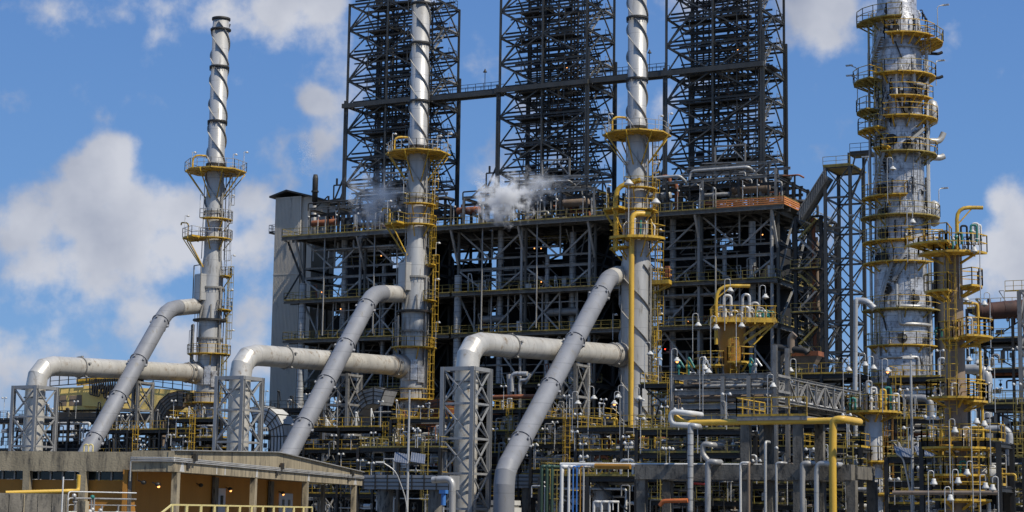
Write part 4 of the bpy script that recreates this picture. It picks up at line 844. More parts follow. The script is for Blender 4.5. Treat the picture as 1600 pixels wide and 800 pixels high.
# dark multi-storey stair structure between block and walkway tower
a = aty(1243, 340, -1); b = aty(1283, 340, -1)
t = T('stair_structure', 'dark rust-streaked stair and pipe structure right of the open steel building', 'steel structure', (a.x, -1, 0))
lattice(t, a.x, b.x, -1, 5, 0, a.z, 4.4, 'steeldark', .26)
z = 4.0; i = 0
while z < a.z-2:
    mb = MB(); x0, x1 = (a.x+.5, b.x-.5) if i % 2 else (b.x-.5, a.x+.5)
    for y in (-1.5, -.6): mb.bar((x0, y, z), (x1, y, z+2.2), .08, .25); mb.bar((x0, y, z+1), (x1, y, z+3.2), .06)
    for q in range(9): f = (q+.5)/9; mb.box((x0+(x1-x0)*f, -1.05, z+2.2*f), (.25, .8, .05))
    mb.build('stair_flight', 'yellowdull' if i % 3 == 0 else 'steel', t); z += 2.2; i += 1
for i in range(9):
    x = a.x+rnd.random()*(b.x-a.x); MB().tube([(x, rnd.uniform(-1.3, 3), 3), (x, rnd.uniform(-1.3, 3), rnd.uniform(22, 40))], rnd.choice([.1, .16, .25]), 8).build('riser', rnd.choice(['brown', 'steeldark', 'silverdark', 'rust', 'steel']), t)
for i in range(6):
    z = 6+i*5.4; mb = MB(); mb.bb((a.x-.3, -2.2, z), (b.x+.2, 0, z+.12)); mb.build('landing', 'steeldark', t); MB().rail([(a.x-.3, -2.2, z+.12), (b.x+.2, -2.2, z+.12)], 1.1, 1.2).build('railing', 'yellowdull', t)

# ================================================================ brown vessel column with yellow round platforms
cc = atd(1491, 500, 124); c = V((cc.x, cc.y, 0)); zq = lambda py: atd(1491, py, 124).z
t = T('vessel_column', 'slim brown column with round yellow platforms, caged ladder and curved lifting arm', 'process column', (c.x, c.y, 0))
mb = MB(); mb.lathe([(.74, 0), (.74, zq(620)), (.68, zq(600)), (.62, zq(500)), (.58, zq(400)), (.5, zq(385)), (.05, zq(380))], c, 32); mb.build('shell', 'brown', t)
for py, a0, a1, ro in ((395, -110, 60, 2.3), (382, -90, -20, 3.2), (447, 25, 110, 1.9), (455, -95, -25, 1.95), (527, 5, 115, 2.5), (530, -70, 5, 1.2), (622, -110, 112, 1.9), (628, 20, 112, 2.1), (700, -110, 60, 2.3), (742, -100, 70, 2.2), (780, -60, 90, 2.2)):
    arc_platform(t, c, zq(py), .66, ro, a0, a1, 'yellow', 'yellow', 3, 1.1, .14, .7)
MB().ladder(c+cdir(-25)*.9+UP*zq(650), zq(400)-zq(650), cdir(-25), .5, True, .05).build('ladder', 'yellow', t)
MB().ladder(c+cdir(-55)*.85+UP*2, zq(640)-2, cdir(-45), .5, True, .05).build('ladder', 'yellow', t)
p = c+cdir(8)*.8; zt = zq(323); q = p+r0*1.75
MB().pipe([p+UP*zq(398), p+UP*zt, q+UP*zt], .13, 12, 1.1).build('davit_arm', 'yellow', t)
MB().bar(p+UP*(zt-1.2), p+r0*1.0+UP*(zt-.08), .09).build('davit_strut', 'yellow', t)
for i in range(26):
    a = rnd.uniform(-100, 100); py = rnd.choice((395, 527, 622, 700, 742, 382, 382)); d = cdir(a); rr = rnd.uniform(.85, 2.6 if py == 382 else 1.6); b_ = c+d*rr+UP*zq(py); h = rnd.uniform(.5, 1.5); mb = MB()
    mb.pipe([b_, b_+UP*h, b_+UP*h+r0*.4, b_+r0*.4], .07, 6, .15); mb.sphere(b_+UP*h*.6, .13, 8); mb.build('valve', rnd.choice(['silver', 'white', 'steeldark', 'teal', 'silver', 'black']), t)
for a, py, h in ((60, 622, 3.4), (100, 527, 2.3), (75, 700, 3)): p = c+cdir(a)*1.7+UP*zq(py); MB().pipe([p, p+UP*h, c+cdir(a)*.6+UP*(zq(py)+h)], .1, 8).build('nozzle_pipe', 'yellow', t)

# ================================================================ ochre hopper drum with yellow platforms
cc = atd(1143, 560, 156); c = V((cc.x, cc.y, 0)); zq = lambda py: atd(1143, py, 156).z
t = T('hopper_drum', 'ochre tapered drum under a wide yellow railed platform with a yellow lifting arm', 'drum', (c.x, c.y, 0))
MB().lathe([(.05, zq(594)), (.55, zq(592)), (.75, zq(570)), (1.15, zq(535)), (1.2, zq(505)), (1.0, zq(498)), (.05, zq(494))], c, 28).build('shell', 'ochre', t)
MB().tube([(c.x, c.y, 0), (c.x, c.y, zq(590))], .5, 14).build('skirt', 'brown', t)
z = zq(501); bx = (r0, w0*-1, UP); ctr = c+r0*.95+UP*z
mb = MB(); mb.box(ctr-UP*.12, (5.3, 3.6, .24), bx)
for i in range(7): mb.box(ctr+r0*(-2.4+i*.8)-UP*.3, (.12, 3.6, .18), bx)
dk = mb.build('platform', 'yellow', t)
K = [ctr+r0*a-w0*b for a, b in ((-2.6, 1.75), (2.6, 1.75), (2.6, -1.75), (-2.6, -1.75), (-2.6, 1.75))]
MB().rail(K, 1.15, .85, .06).build('railing', 'yellow', dk)
mb = MB()
for b_ in (1.2, -1.2):
    mb.bar(ctr+r0*2.3-w0*b_-UP*.3, c+r0*.3-w0*b_*.4+UP*zq(545), .2); mb.bar(ctr+r0*1.3-w0*b_-UP*.3, c+r0*.6-w0*b_*.4+UP*zq(530), .18); mb.bar(ctr+r0*2.5-w0*b_-UP*.3, c+r0*1.7-w0*b_+UP*zq(540), .1)
mb.build('bracket', 'yellow', dk)
p = c-r0*1.4-w0*1.0; MB().pipe([p+UP*zq(540), p+UP*zq(447), p+r0*2.85+UP*zq(447)], .15, 12, 1.3).build('davit_arm', 'yellow', t)
MB().bar(p+UP*zq(468), p+r0*1.2+UP*zq(449), .1).build('davit_strut', 'yellow', t)
arc_platform(t, c-r0*1.2, zq(572), .5, 1.9, -120, 10, 'yellow', 'yellow', 3, 1.1, .14, .8)
arc_platform(t, c+r0*.6, zq(566), .6, 1.7, -40, 40, 'yellow', 'yellow', 2, 1.2, .14, .8, 2)
MB().ladder(c-w0*1.3+UP*zq(600), zq(530)-zq(600), -w0, .5, True, .05).build('ladder', 'yellow', t)
for i in range(16):
    a = rnd.uniform(-2.2, 2.3); b_ = rnd.uniform(-1.2, 1.2); q = ctr+r0*a-w0*b_; h = rnd.uniform(.7, 2.6 if i < 6 else 1.2); mb = MB(); mb.pipe([q, q+UP*h, q+r0*.6+UP*h, q+r0*.6], .13 if i < 6 else .07, 8, .4); mb.sphere(q+UP*h*.5, .17, 8); mb.build('valve', rnd.choice(['silver', 'silverdark', 'white', 'teal', 'silver']), t)

# ================================================================ process modules: frames full of pipework
def module(px0, px1, pyt, zv, depth, label, seed, pal=('silver', 'silverdark', 'steel', 'white', 'steeldark'), frame='steeldark', rail='yellowdull', dens=1.0, group=None, name='pipe_rack', cat='pipe rack', vessels=1, back=True, lh=3.6, rs=1.0, topstuff=True):
    rnd = random.Random(seed); c0 = atd((px0+px1)/2, 700, zv); A = aty(px0, 700, c0.y); B = aty(px1, 700, c0.y); top = aty((px0+px1)/2, pyt, c0.y).z
    x0, x1, y0, y1 = A.x, B.x, c0.y, c0.y+depth; W = x1-x0
    t = T(name, label, cat, ((x0+x1)/2, y0, 0), group)
    nl = max(1, round((top-2.2)/lh)); zs = [2.2+(top-2.2)*(i+1)/nl for i in range(nl)]
    nx = max(1, round(W/5.0)); xs = [x0+W*i/nx for i in range(nx+1)]
    for x in xs:
        for y in (y0, y1): MB().ibeam((x, y, 0), (x, y, top), .3, .32).build('post', frame, t)
    for li, z in enumerate(zs):
        mb = MB()
        for y in (y0, (y0+y1)/2, y1): mb.ibeam((x0, y, z-.2), (x1, y, z-.2), .2, .34)
        for x in xs: mb.ibeam((x, y0, z-.2), (x, y1, z-.2), .2, .32)
        mb.build('floor_beams', frame, t)
        if rnd.random() < .75 or li == nl-1: MB().bb((x0, y0+.1, z), (x0+W*rnd.uniform(.5, 1), y1, z+.06)).build('deck', frame, t)
        if rail: MB().rail([(x0, y1 if li == nl-1 else y0, z+.06), (x0, y0, z+.06), (x1, y0, z+.06), (x1, y0+depth*.5, z+.06)], 1.1, 1.3, .055).build('railing', rail if isinstance(rail, str) else rnd.choice(rail), t)
        # bundles along x
        n = int((3+rnd.random()*3)*dens)
        for i in range(n):
            y = y0+.25+(i+.5)*(depth-.5)/max(n, 1)*.7; r = rs*rnd.choice([.06, .08, .1, .14, .2]); zz = z-.45-rnd.choice([0, .5, 1.1, 1.8]); a, b = sorted((x0+rnd.random()*W*.5, x1-rnd.random()*W*.4)); p = [(a, y, zz), (b, y, zz)]
            if rnd.random() < .6: p = [(a, y, zz-rnd.uniform(.8, 2.4))]+p
            if rnd.random() < .5: p = p+[(b, y, zz+rnd.uniform(-2, 1.2))]
            MB().pipe(p, r, 8).build('pipe', rnd.choice(pal), t)
        # upright pipes and goosenecks
        for i in range(int((W/1.5+1)*dens)):
            x = x0+rnd.random()*W; y = y0+rnd.uniform(-.5, depth*.6); r = rs*rnd.choice([.05, .06, .08, .1, .15]); h = rnd.uniform(1.2, 3.4)*min(1, lh/3); dx = rnd.choice([-1, 1])*rnd.uniform(.4, 1.4)
            MB().pipe([(x, y, z-3.3), (x, y, z-3.3+h), (x+dx, y, z-3.3+h), (x+dx, y, z-3.3+h*rnd.uniform(.2, .8))], r, 8).build('riser', rnd.choice(pal), t)
        # valves, pumps, boxes on the floor
        for i in range(int((W/1.3+1)*dens)):
            x = x0+rnd.random()*W; y = y0+rnd.uniform(.2, depth*.5); mb = MB(); zz = z-3.3+rnd.uniform(0, 2); k = rnd.random()
            if k < .4: mb.sphere((x, y, zz+.3), .2, 8); mb.bar((x, y, zz), (x, y, zz+.8), .07); mb.disc((x, y, zz+.85), (0, 0, 1), .25, .05); nm = 'valve'
            elif k < .7: mb.tube([(x-.4, y, zz+.3), (x+.4, y, zz+.3)], .24, 10); mb.box((x, y, zz+.05), (1, .5, .12)); mb.disc((x+.45, y, zz+.3), (1, 0, 0), .3, .08); nm = 'pump'
            else: mb.box((x, y, zz+.45), (.45, .25, .6)); mb.bar((x, y, zz-.3), (x, y, zz+.2), .06); mb.bar((x-.1, y, zz+.7), (x-.1, y, zz+1.4), .04); nm = 'control_box'
            mb.build(nm, rnd.choice(pal+('white', 'silver')), t)
        for i in range(int(W/4)):
            x = x0+rnd.random()*W; h = rnd.uniform(1.3, 3.0); y = y0-.35; mb = MB(); mb.bar((x, y, z), (x, y, z+h), .05); mb.bar((x-.3, y, z+h), (x+.3, y, z+h), .05)
            for q in (-.3, .3): mb.lathe([(.02, .16), (.09, .12), (.17, -.06), (.02, -.1)], (x+q, y-.05, z+h-.05), 8)
            mb.build('lamp_post', 'white', t)
    if rnd.random() < 2:
        for i in range(max(1, nx)):
            a, b = xs[i], xs[i+1] if i+1 < len(xs) else xs[i]; li = rnd.randrange(nl); za = zs[li]-3.4; MB().bar((a, y1, za), (b, y1, zs[li]), .15).build('brace', frame, t)
            li = rnd.randrange(nl); MB().bar((b, y0+.2, zs[li]-3.4), (a, y0+.2, zs[li]), .13).build('brace', frame, t)
    for i in range(vessels):
        x = x0+W*rnd.uniform(.2, .8); li = rnd.randrange(nl); z = zs[li]-3.4; r = rnd.uniform(.45, .8)
        if rnd.random() < .5: MB().lathe([(.05, z), (r, z+.3), (r, z+2.5), (r*.6, z+3), (.05, z+3.1)], (x, y0+depth*.45, 0), 18).build('upright_vessel', rnd.choice(['silver', 'insul', 'silverdark', 'white']), t)
        else: MB().tube([(x-1.4, y0+1, z+1.2), (x-1.3, y0+1, z+1.2), (x+1.3, y0+1, z+1.2), (x+1.4, y0+1, z+1.2)], r*.8, 16).build('drum', rnd.choice(['silver', 'insul', 'brown', 'white']), t)
    if topstuff:
        for i in range(int(W/1.6)):
            x = x0+rnd.random()*W; y = y0+rnd.uniform(.2, depth*.7); h = rnd.uniform(.8, 2.6); mb = MB(); mb.pipe([(x, y, top), (x, y, top+h), (x+rnd.uniform(-.7, .7), y, top+h), (x+.1, y+.4, top+h*.5)], rnd.choice([.05, .08, .12]), 6)
            if i % 3 == 0: mb.sphere((x, y, top+h), .17, 8)
            mb.build('riser', rnd.choice(pal), t)
    MB().ladder((x0+W*rnd.uniform(.1, .9), y0-.3, 2), top-1.5, (0, -1, 0), .5, True, .05).build('ladder', rail if isinstance(rail, str) else 'yellowdull', t)
    if back: MB().bb((x0+.2, y1+.3, 0), (x1-.2, y1+.45, top*.82)).build('shade_backing', 'black', t)  # black sheet behind the rack, shade of its depth put into the colour
    return t
YR = ('yellowdull', 'yellow')
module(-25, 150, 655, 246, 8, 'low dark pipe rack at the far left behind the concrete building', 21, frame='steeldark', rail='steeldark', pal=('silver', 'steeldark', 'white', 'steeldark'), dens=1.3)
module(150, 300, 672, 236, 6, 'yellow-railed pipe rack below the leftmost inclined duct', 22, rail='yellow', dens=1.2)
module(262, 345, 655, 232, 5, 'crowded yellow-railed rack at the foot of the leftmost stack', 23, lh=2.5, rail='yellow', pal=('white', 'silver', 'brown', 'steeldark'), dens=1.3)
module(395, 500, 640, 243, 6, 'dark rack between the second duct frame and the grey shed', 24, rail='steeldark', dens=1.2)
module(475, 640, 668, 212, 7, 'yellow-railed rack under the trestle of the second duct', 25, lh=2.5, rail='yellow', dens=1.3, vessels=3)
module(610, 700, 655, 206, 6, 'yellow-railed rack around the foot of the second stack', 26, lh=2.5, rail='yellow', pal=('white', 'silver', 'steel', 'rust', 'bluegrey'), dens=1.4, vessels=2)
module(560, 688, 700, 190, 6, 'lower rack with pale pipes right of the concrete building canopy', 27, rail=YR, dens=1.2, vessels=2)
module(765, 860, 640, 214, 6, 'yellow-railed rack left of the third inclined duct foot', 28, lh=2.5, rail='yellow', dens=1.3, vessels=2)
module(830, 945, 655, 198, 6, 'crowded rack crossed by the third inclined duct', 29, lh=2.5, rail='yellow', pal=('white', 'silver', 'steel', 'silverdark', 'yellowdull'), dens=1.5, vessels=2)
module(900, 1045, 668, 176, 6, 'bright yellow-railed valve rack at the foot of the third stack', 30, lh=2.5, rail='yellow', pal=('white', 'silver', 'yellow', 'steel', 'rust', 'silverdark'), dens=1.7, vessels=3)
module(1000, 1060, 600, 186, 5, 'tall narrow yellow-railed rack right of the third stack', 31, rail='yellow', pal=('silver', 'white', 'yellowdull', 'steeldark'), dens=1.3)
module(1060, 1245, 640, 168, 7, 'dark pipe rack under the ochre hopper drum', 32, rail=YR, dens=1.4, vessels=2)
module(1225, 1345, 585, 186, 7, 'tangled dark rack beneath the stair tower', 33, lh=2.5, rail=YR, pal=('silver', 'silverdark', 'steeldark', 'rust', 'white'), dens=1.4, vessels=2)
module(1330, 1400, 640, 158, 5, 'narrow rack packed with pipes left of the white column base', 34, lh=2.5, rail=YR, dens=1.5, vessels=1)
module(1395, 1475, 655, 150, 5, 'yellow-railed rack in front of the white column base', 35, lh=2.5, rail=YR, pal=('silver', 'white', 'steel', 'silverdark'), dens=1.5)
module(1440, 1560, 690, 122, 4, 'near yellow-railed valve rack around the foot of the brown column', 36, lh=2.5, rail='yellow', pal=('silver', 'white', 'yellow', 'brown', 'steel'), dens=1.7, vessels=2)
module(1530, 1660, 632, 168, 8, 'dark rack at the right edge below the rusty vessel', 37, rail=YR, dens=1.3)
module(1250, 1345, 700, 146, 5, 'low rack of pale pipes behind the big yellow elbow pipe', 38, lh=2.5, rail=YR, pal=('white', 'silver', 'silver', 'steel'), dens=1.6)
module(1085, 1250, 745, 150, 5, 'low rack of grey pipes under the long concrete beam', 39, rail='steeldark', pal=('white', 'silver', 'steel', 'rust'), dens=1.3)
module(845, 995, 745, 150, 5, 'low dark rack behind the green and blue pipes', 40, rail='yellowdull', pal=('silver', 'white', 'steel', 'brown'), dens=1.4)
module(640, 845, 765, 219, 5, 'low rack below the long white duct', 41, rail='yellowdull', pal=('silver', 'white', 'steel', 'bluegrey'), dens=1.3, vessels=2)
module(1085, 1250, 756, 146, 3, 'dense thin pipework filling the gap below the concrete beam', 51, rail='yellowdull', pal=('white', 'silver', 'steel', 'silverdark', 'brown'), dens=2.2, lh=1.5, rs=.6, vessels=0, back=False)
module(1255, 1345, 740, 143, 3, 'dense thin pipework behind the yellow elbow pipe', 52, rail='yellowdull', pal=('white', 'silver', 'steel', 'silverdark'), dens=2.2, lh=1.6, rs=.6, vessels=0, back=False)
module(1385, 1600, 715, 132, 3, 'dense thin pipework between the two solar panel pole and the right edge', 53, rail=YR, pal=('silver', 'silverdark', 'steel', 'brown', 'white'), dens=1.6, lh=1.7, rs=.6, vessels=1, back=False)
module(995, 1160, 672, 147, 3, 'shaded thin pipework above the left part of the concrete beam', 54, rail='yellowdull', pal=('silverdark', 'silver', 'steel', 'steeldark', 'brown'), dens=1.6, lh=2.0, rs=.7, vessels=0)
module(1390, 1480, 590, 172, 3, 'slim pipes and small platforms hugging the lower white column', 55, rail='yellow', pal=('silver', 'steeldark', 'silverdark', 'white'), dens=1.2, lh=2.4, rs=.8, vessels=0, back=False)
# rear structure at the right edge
t = module(1515, 1660, 480, 215, 9, 'tall dark open structure at the right edge holding a rusty vessel', 43, rail=YR, pal=('silver', 'silverdark', 'steeldark', 'rust'), dens=.8, back=False, vessels=1)
hvessel(atd(1530, 487, 212), atd(1608, 480, 212), .95, 'rustdark', 'big dark rusty horizontal vessel near the right edge')
a = atd(1592, 455, 205); lt = T('lattice_pylon', 'grey braced pylon cut by the right edge with a yellow railing on top', 'steel tower', (a.x, a.y, 0)); lattice(lt, a.x, a.x+4, a.y, a.y+3, 0, a.z, 3.5, 'steel', .26)
MB().rail([(a.x-1.5, a.y, a.z), (a.x+4, a.y, a.z)], 1.2, 1).build('railing', 'yellow', lt)
#@@PART4
# ================================================================ centre pipe bridge, truss and concrete frame
a = atd(1047, 590, 152); b = aty(1215, 590, a.y); zt = a.z
t = T('cable_bridge', 'grey multi-level tray bridge below the ochre hopper drum', 'pipe bridge', ((a.x+b.x)/2, a.y, 0))
for z in (zt, zt-1.25, zt-2.4, zt-3.2):
    mb = MB(); mb.ibeam((a.x, a.y, z), (b.x, a.y, z), .24, .42); mb.ibeam((a.x, a.y+3, z), (b.x, a.y+3, z), .24, .42)
    for i in range(9): mb.bar((a.x+(b.x-a.x)*i/8, a.y, z), (a.x+(b.x-a.x)*i/8, a.y+3, z), .14, .2)
    mb.build('tray_beam', 'steel', t)
for i in range(16):
    z = zt-rnd.choice([.4, .7, 1.6, 1.9, 2.7]); y = a.y+rnd.uniform(.3, 2.5); x = a.x+rnd.uniform(0, 3); MB().tube([(x, y, z), (b.x-rnd.uniform(0, 2), y, z)], rnd.choice([.06, .1, .16]), 8).build('pipe', rnd.choice(['silver', 'steeldark', 'silverdark', 'brown']), t)
for x in (a.x+.2, (a.x+b.x)/2, b.x-.2, b.x-2.4):
    for y in (a.y, a.y+3): MB().ibeam((x, y, 0), (x, y, zt+(2.4 if x > b.x-1 else 0)), .32, .34).build('post', 'steel', t)
for i in range(6): x = a.x+rnd.uniform(.3, 4 if i < 4 else 8); mb = MB(); mb.pipe([(x, a.y+.5, zt+.2), (x, a.y+.5, zt+rnd.uniform(.8, 1.8)), (x+.5, a.y+.5, zt+.8)], .09, 6); mb.sphere((x, a.y+.5, zt+.9), .2, 8); mb.build('valve', ['teal', 'yellow', 'teal', 'white', 'silver', 'teal'][i], t)
# truss running towards the right rear
p = atd(1160, 585, 151); q = atx(1330, 628, p.x+1.2)
t = T('truss_bridge', 'pale grey steel truss bridge running back from the tray bridge to the round yellow platform', 'truss bridge', ((p.x+q.x)/2, (p.y+q.y)/2, 0))
H = 2.0; n = 12
for dx in (0, 2.2):
    P = V((p.x+dx, p.y, p.z)); Q = V((q.x+dx, q.y, p.z-.2)); mb = MB(); mb.ibeam(P, Q, .26, .26); mb.ibeam(P-UP*H, Q-UP*H, .26, .26); mb.build('chord', 'steel', t)
    for i in range(n):
        A, B = P.lerp(Q, i/n), P.lerp(Q, (i+1)/n); MB().bar(A, A-UP*H, .16).build('web_post', 'steel', t); MB().bar(A-UP*(H if i % 2 else 0), B-UP*(0 if i % 2 else H), .15).build('web_brace', 'steel', t)
for i in range(7): x = p.x+.3+i*.27; MB().tube([(x, p.y, p.z-H+.3), (x, q.y, p.z-H+.1)], .1, 8).build('pipe', rnd.choice(['silver', 'yellowdull', 'steeldark', 'white']), t)
for f in (0.02, .5, .98): A = V((p.x, p.y, 0)).lerp(V((q.x, q.y, 0)), f); MB().ibeam((A.x, A.y, 0), (A.x, A.y, p.z-H), .35, .35).build('post', 'steel', t)
# concrete frame
a = atd(992, 737, 138); b = aty(1330, 737, a.y); zc = a.z
t = T('concrete_frame', 'weathered dark concrete beam frame on columns in the lower right foreground', 'concrete frame', ((a.x+b.x)/2, a.y, 0))
def xat(px): return aty(px, 737, a.y).x
mb = MB(); mb.bb((a.x, a.y, zc-.55), (b.x, a.y+.9, zc+.55)); mb.build('beam', 'concretedark', t)
MB().bb((a.x, a.y+5, zc-.55), (b.x, a.y+5.9, zc+.55)).build('beam', 'concretedark', t)
for px in (1000, 1163, 1245, 1328):
    for dy in (.12, 5.12):
        top = zc+3.7 if px in (1163, 1245) else zc-.56
        MB().bb((xat(px)-.33, a.y+dy, 0), (xat(px)+.33, a.y+dy+.66, zc-.552)).build('column', 'concretedark', t)
        if top > zc: MB().bb((xat(px)-.33, a.y+dy, zc+.552), (xat(px)+.33, a.y+dy+.5, top)).build('column', 'concretedark', t)
    MB().bb((xat(px)-.28, a.y+.93, zc-.45), (xat(px)+.28, a.y+4.97, zc+.45)).build('cross_beam', 'concretedark', t)
zz = zc+3.7; mb = MB(); mb.bb((xat(1152), a.y-.1, zz), (xat(1262), a.y+6, zz+.3)); dk = mb.build('upper_deck', 'steel', t)
MB().rail([(xat(1262), a.y-.1, zz+.3), (xat(1152), a.y-.1, zz+.3), (xat(1152), a.y+6, zz+.3)], 1.35, 1.25, .075).build('railing', 'yellow', dk)
# pipes lying in and over the concrete frame
yf = a.y-.7
def fpipe(pts, r, m, label, cat='pipe', name='pipe', dy=0, group=None, drop=False, n=14, tail=0):
    P = [aty(x, y, yf+dy) for x, y in pts]
    if drop: P.append(V((P[-1].x, P[-1].y, 0)))
    if tail: P.insert(0, P[0]+V((0, tail, 0)))
    return tag(MB().pipe(P, r, n, r*2.6, 5).build(name, m), label, cat, group)
o = fpipe([(1317, 655), (1302, 656), (1301, 700)], .27, 'yellowpipe', 'large bright yellow elbow pipe dropping at the right end of the concrete frame', drop=True, tail=4)
tag(o, 'large bright yellow elbow pipe dropping at the right end of the concrete frame', 'pipe')
P = [aty(x, y, yf+.9) for x, y in ((1050, 646), (1066, 661), (1318, 657))]
tag(MB().pipe(P, .23, 14, .8).build('pipe', 'yellowpipe'), 'long horizontal yellow pipe over the concrete frame, behind the railing', 'pipe')
fpipe([(1080, 646), (1048, 643), (1049, 663), (1079, 665)], .21, 'white', 'white hairpin pipe loop left of the long yellow pipe', dy=.5, tail=2)
fpipe([(1087, 666), (1079, 664), (1079, 700)], .21, 'insul', 'tall grey insulated pipe standing in front of the concrete beam', drop=True, tail=1)
fpipe([(1112, 695), (1098, 693), (1098, 710), (1106, 719)], .2, 'silverdark', 'short grey C-shaped pipe above the concrete beam', dy=.2, tail=2)
fpipe([(1118, 722), (1106, 721), (1106, 745)], .22, 'bluegrey', 'blue-grey pipe with an elbow top in front of the concrete beam', drop=True, tail=1)
fpipe([(1169, 723), (1157, 723), (1157, 745)], .09, 'white', 'thin white pipe in front of the concrete beam, left of the middle column', drop=True, tail=1)
fpipe([(1170, 723), (1170, 745)], .1, 'brown', 'thin brown pipe against the concrete beam beside the middle column', drop=True, tail=1)
fpipe([(1196, 690), (1196, 745)], .1, 'silver', 'thin silver pipe rising above the concrete beam from the middle', drop=True, tail=1)
fpipe([(1222, 723), (1213, 723), (1213, 745)], .09, 'silver', 'silver hooked pipe right of the middle concrete column', drop=True, tail=1)
fpipe([(1264, 724), (1254, 724), (1254, 745)], .2, 'silverdark', 'dull grey hooked pipe at the right concrete column', drop=True, tail=1)
fpipe([(1307, 726), (1277, 723), (1276, 745)], .2, 'silver', 'light grey hooked pipe between the right concrete column and the yellow elbow', drop=True, tail=1)
for i, (px, m, r, l) in enumerate(((847, 'greendark', .15, 'leftmost dark green upright pipe of the three'), (855, 'greendark', .15, 'middle dark green upright pipe of the three'), (863, 'greendark', .12, 'rightmost dark green upright pipe beside the white pipes'), (878, 'white', .15, 'thick white upright pipe next to the green pipes'), (889, 'white', .11, 'thinner white upright pipe left of the blue pipes'), (895.5, 'blue', .055, 'left one of two thin bright blue upright pipes'), (901.5, 'blue', .055, 'right one of two thin bright blue upright pipes'), (907, 'ochre', .06, 'thin orange upright pipe right of the blue pipes'), (912, 'silver', .07, 'thin silver upright pipe right of the orange one'))):
    fpipe([(px+3, 729), (px, 729), (px, 745)], r, m, l, drop=True, tail=2)
fpipe([(876, 726), (1190, 728)], .16, 'white', 'long thin white pipe lying along the top of the concrete beam', dy=.9)
fpipe([(930, 728), (985, 729)], .2, 'ochre', 'short orange-brown pipe left of the concrete beam', dy=.5)
fpipe([(1031, 790), (1036, 783), (1075, 782)], .16, 'orange', 'bright orange-red fire water pipe low under the concrete beam', dy=-.2)
fpipe([(1080, 755), (1106, 757)], .09, 'red', 'thin red pipe under the concrete beam', dy=.4)
for i, px in enumerate((928, 940, 952)): fpipe([(px+6, 784), (px, 784), (px, 795)], .1, 'white', ['left', 'middle', 'right'][i]+' one of three low white hooked pipes near the bottom edge', drop=True, tail=1)
# ================================================================ silver riser with round yellow platform
cc = atd(1366, 720, 148); c = V((cc.x, cc.y, 0)); zq = lambda py: atd(1366, py, 148).z
t = T('reactor_column', 'silver upright vessel capped by a round yellow platform with an orange ladder', 'vessel', (c.x, c.y, 0))
MB().lathe([(.68, 0), (.66, zq(645)), (.5, zq(638)), (.05, zq(634))], c, 28).build('shell', 'silver', t)
arc_platform(t, c, zq(642), .5, 2.2, -125, 125, 'yellow', 'yellow', 5, 1.2, .18, .9)
MB().ladder(c+cdir(55)*1.0+UP*2, zq(640)-1.4, cdir(40), .5, True, .06).build('ladder', 'ochre', t)
for z in (zq(770), zq(720)): arc_platform(t, c, z, .66, 1.7, -60, 100, 'yellow', 'yellowdull', 2, 1.1, .14, .7)
for i in range(12): p = c+cdir(rnd.uniform(-120, 120))*rnd.uniform(.6, 1.9)+UP*zq(642); h = rnd.uniform(.9, 2.6); mb = MB(); mb.pipe([p, p+UP*h, p+UP*h+r0*.4, p+r0*.4], .1, 8, .15); mb.sphere(p+UP*h*.5, .17, 8); mb.build('valve', rnd.choice(['silver', 'white', 'yellow', 'teal', 'silverdark']), t)
# brown insulated hook pipe at the right edge and other single big pipes
def gpipe(pts, zv, r, m, label, drop=True, group=None, bend=None, n=14, name='pipe'):
    P = [atd(x, y, zv) for x, y in pts]; y0 = P[0].y; P = [aty(x, y, y0) for x, y in pts]
    if drop: P.append(V((P[-1].x, P[-1].y, 0)))
    return tag(MB().pipe(P, r, n, bend or r*2.4, 6).build(name, m), label, 'pipe', group)
gpipe([(1500, 672), (1577, 670), (1577, 720)], 128, .26, 'insul', 'fat insulated pipe bending down near the right edge')
gpipe([(1535, 668), (1472, 668), (1472, 720)], 126, .1, 'yellow', 'yellow arched pipe in front of the brown column')
gpipe([(1455, 620), (1452, 622)], 150, .2, 'silverdark', 'short grey stub pipe by the white column') if False else None
gpipe([(1408, 622), (1454, 622), (1454, 700)], 160, .32, 'silverdark', 'grey bent pipe in front of the white column base')
gpipe([(1395, 678), (1452, 678)], 155, .2, 'rust', 'rust-brown horizontal pipe crossing the white column base', False)
gpipe([(1366, 482), (1354, 470), (1337, 470)], 178, .32, 'insul', 'short fat insulated elbow pipe left of the white column', False)
gpipe([(1337, 468), (1336, 620)], 176, .22, 'silver', 'tall silver upright pipe left of the white column')
gpipe([(1506, 577), (1543, 577), (1543, 640)], 190, .5, 'silver', 'silver insulated pipe bending down behind the brown column')
gpipe([(1208, 542), (1258, 548), (1262, 552)], 200, .35, 'steeldark', 'black horizontal pipe right of the open structure', False)
gpipe([(1236, 552), (1236, 528), (1242, 522)], 199, .4, 'brown', 'short brown bent pipe right of the open structure', False)
gpipe([(1395, 770), (1560, 770)], 118, .14, 'brown', 'long thin brownish pipe near the bottom right', False)
gpipe([(780, 693), (860, 690)], 205, .22, 'rust', 'lower rust-brown horizontal pipe between the duct frame and the third inclined duct', False) if False else None
gpipe([(764, 621), (838, 619)], 222, .26, 'rust', 'upper rust-brown horizontal pipe right of the tall duct frame', False)
gpipe([(762, 645), (832, 644)], 222, .26, 'rust', 'lower rust-brown horizontal pipe right of the tall duct frame', False)
gpipe([(795, 585), (797, 620)], 224, .3, 'silverdark', 'upright grey insulated pipe behind the third duct', True)
gpipe([(800, 612), (800, 584), (824, 584)], 223, .28, 'silver', 'silver elbow pipe beneath the third horizontal duct', False)
gpipe([(812, 612), (812, 594), (824, 594), (828, 584)], 222, .2, 'silver', 'silver S-shaped pipe beneath the third horizontal duct', False)
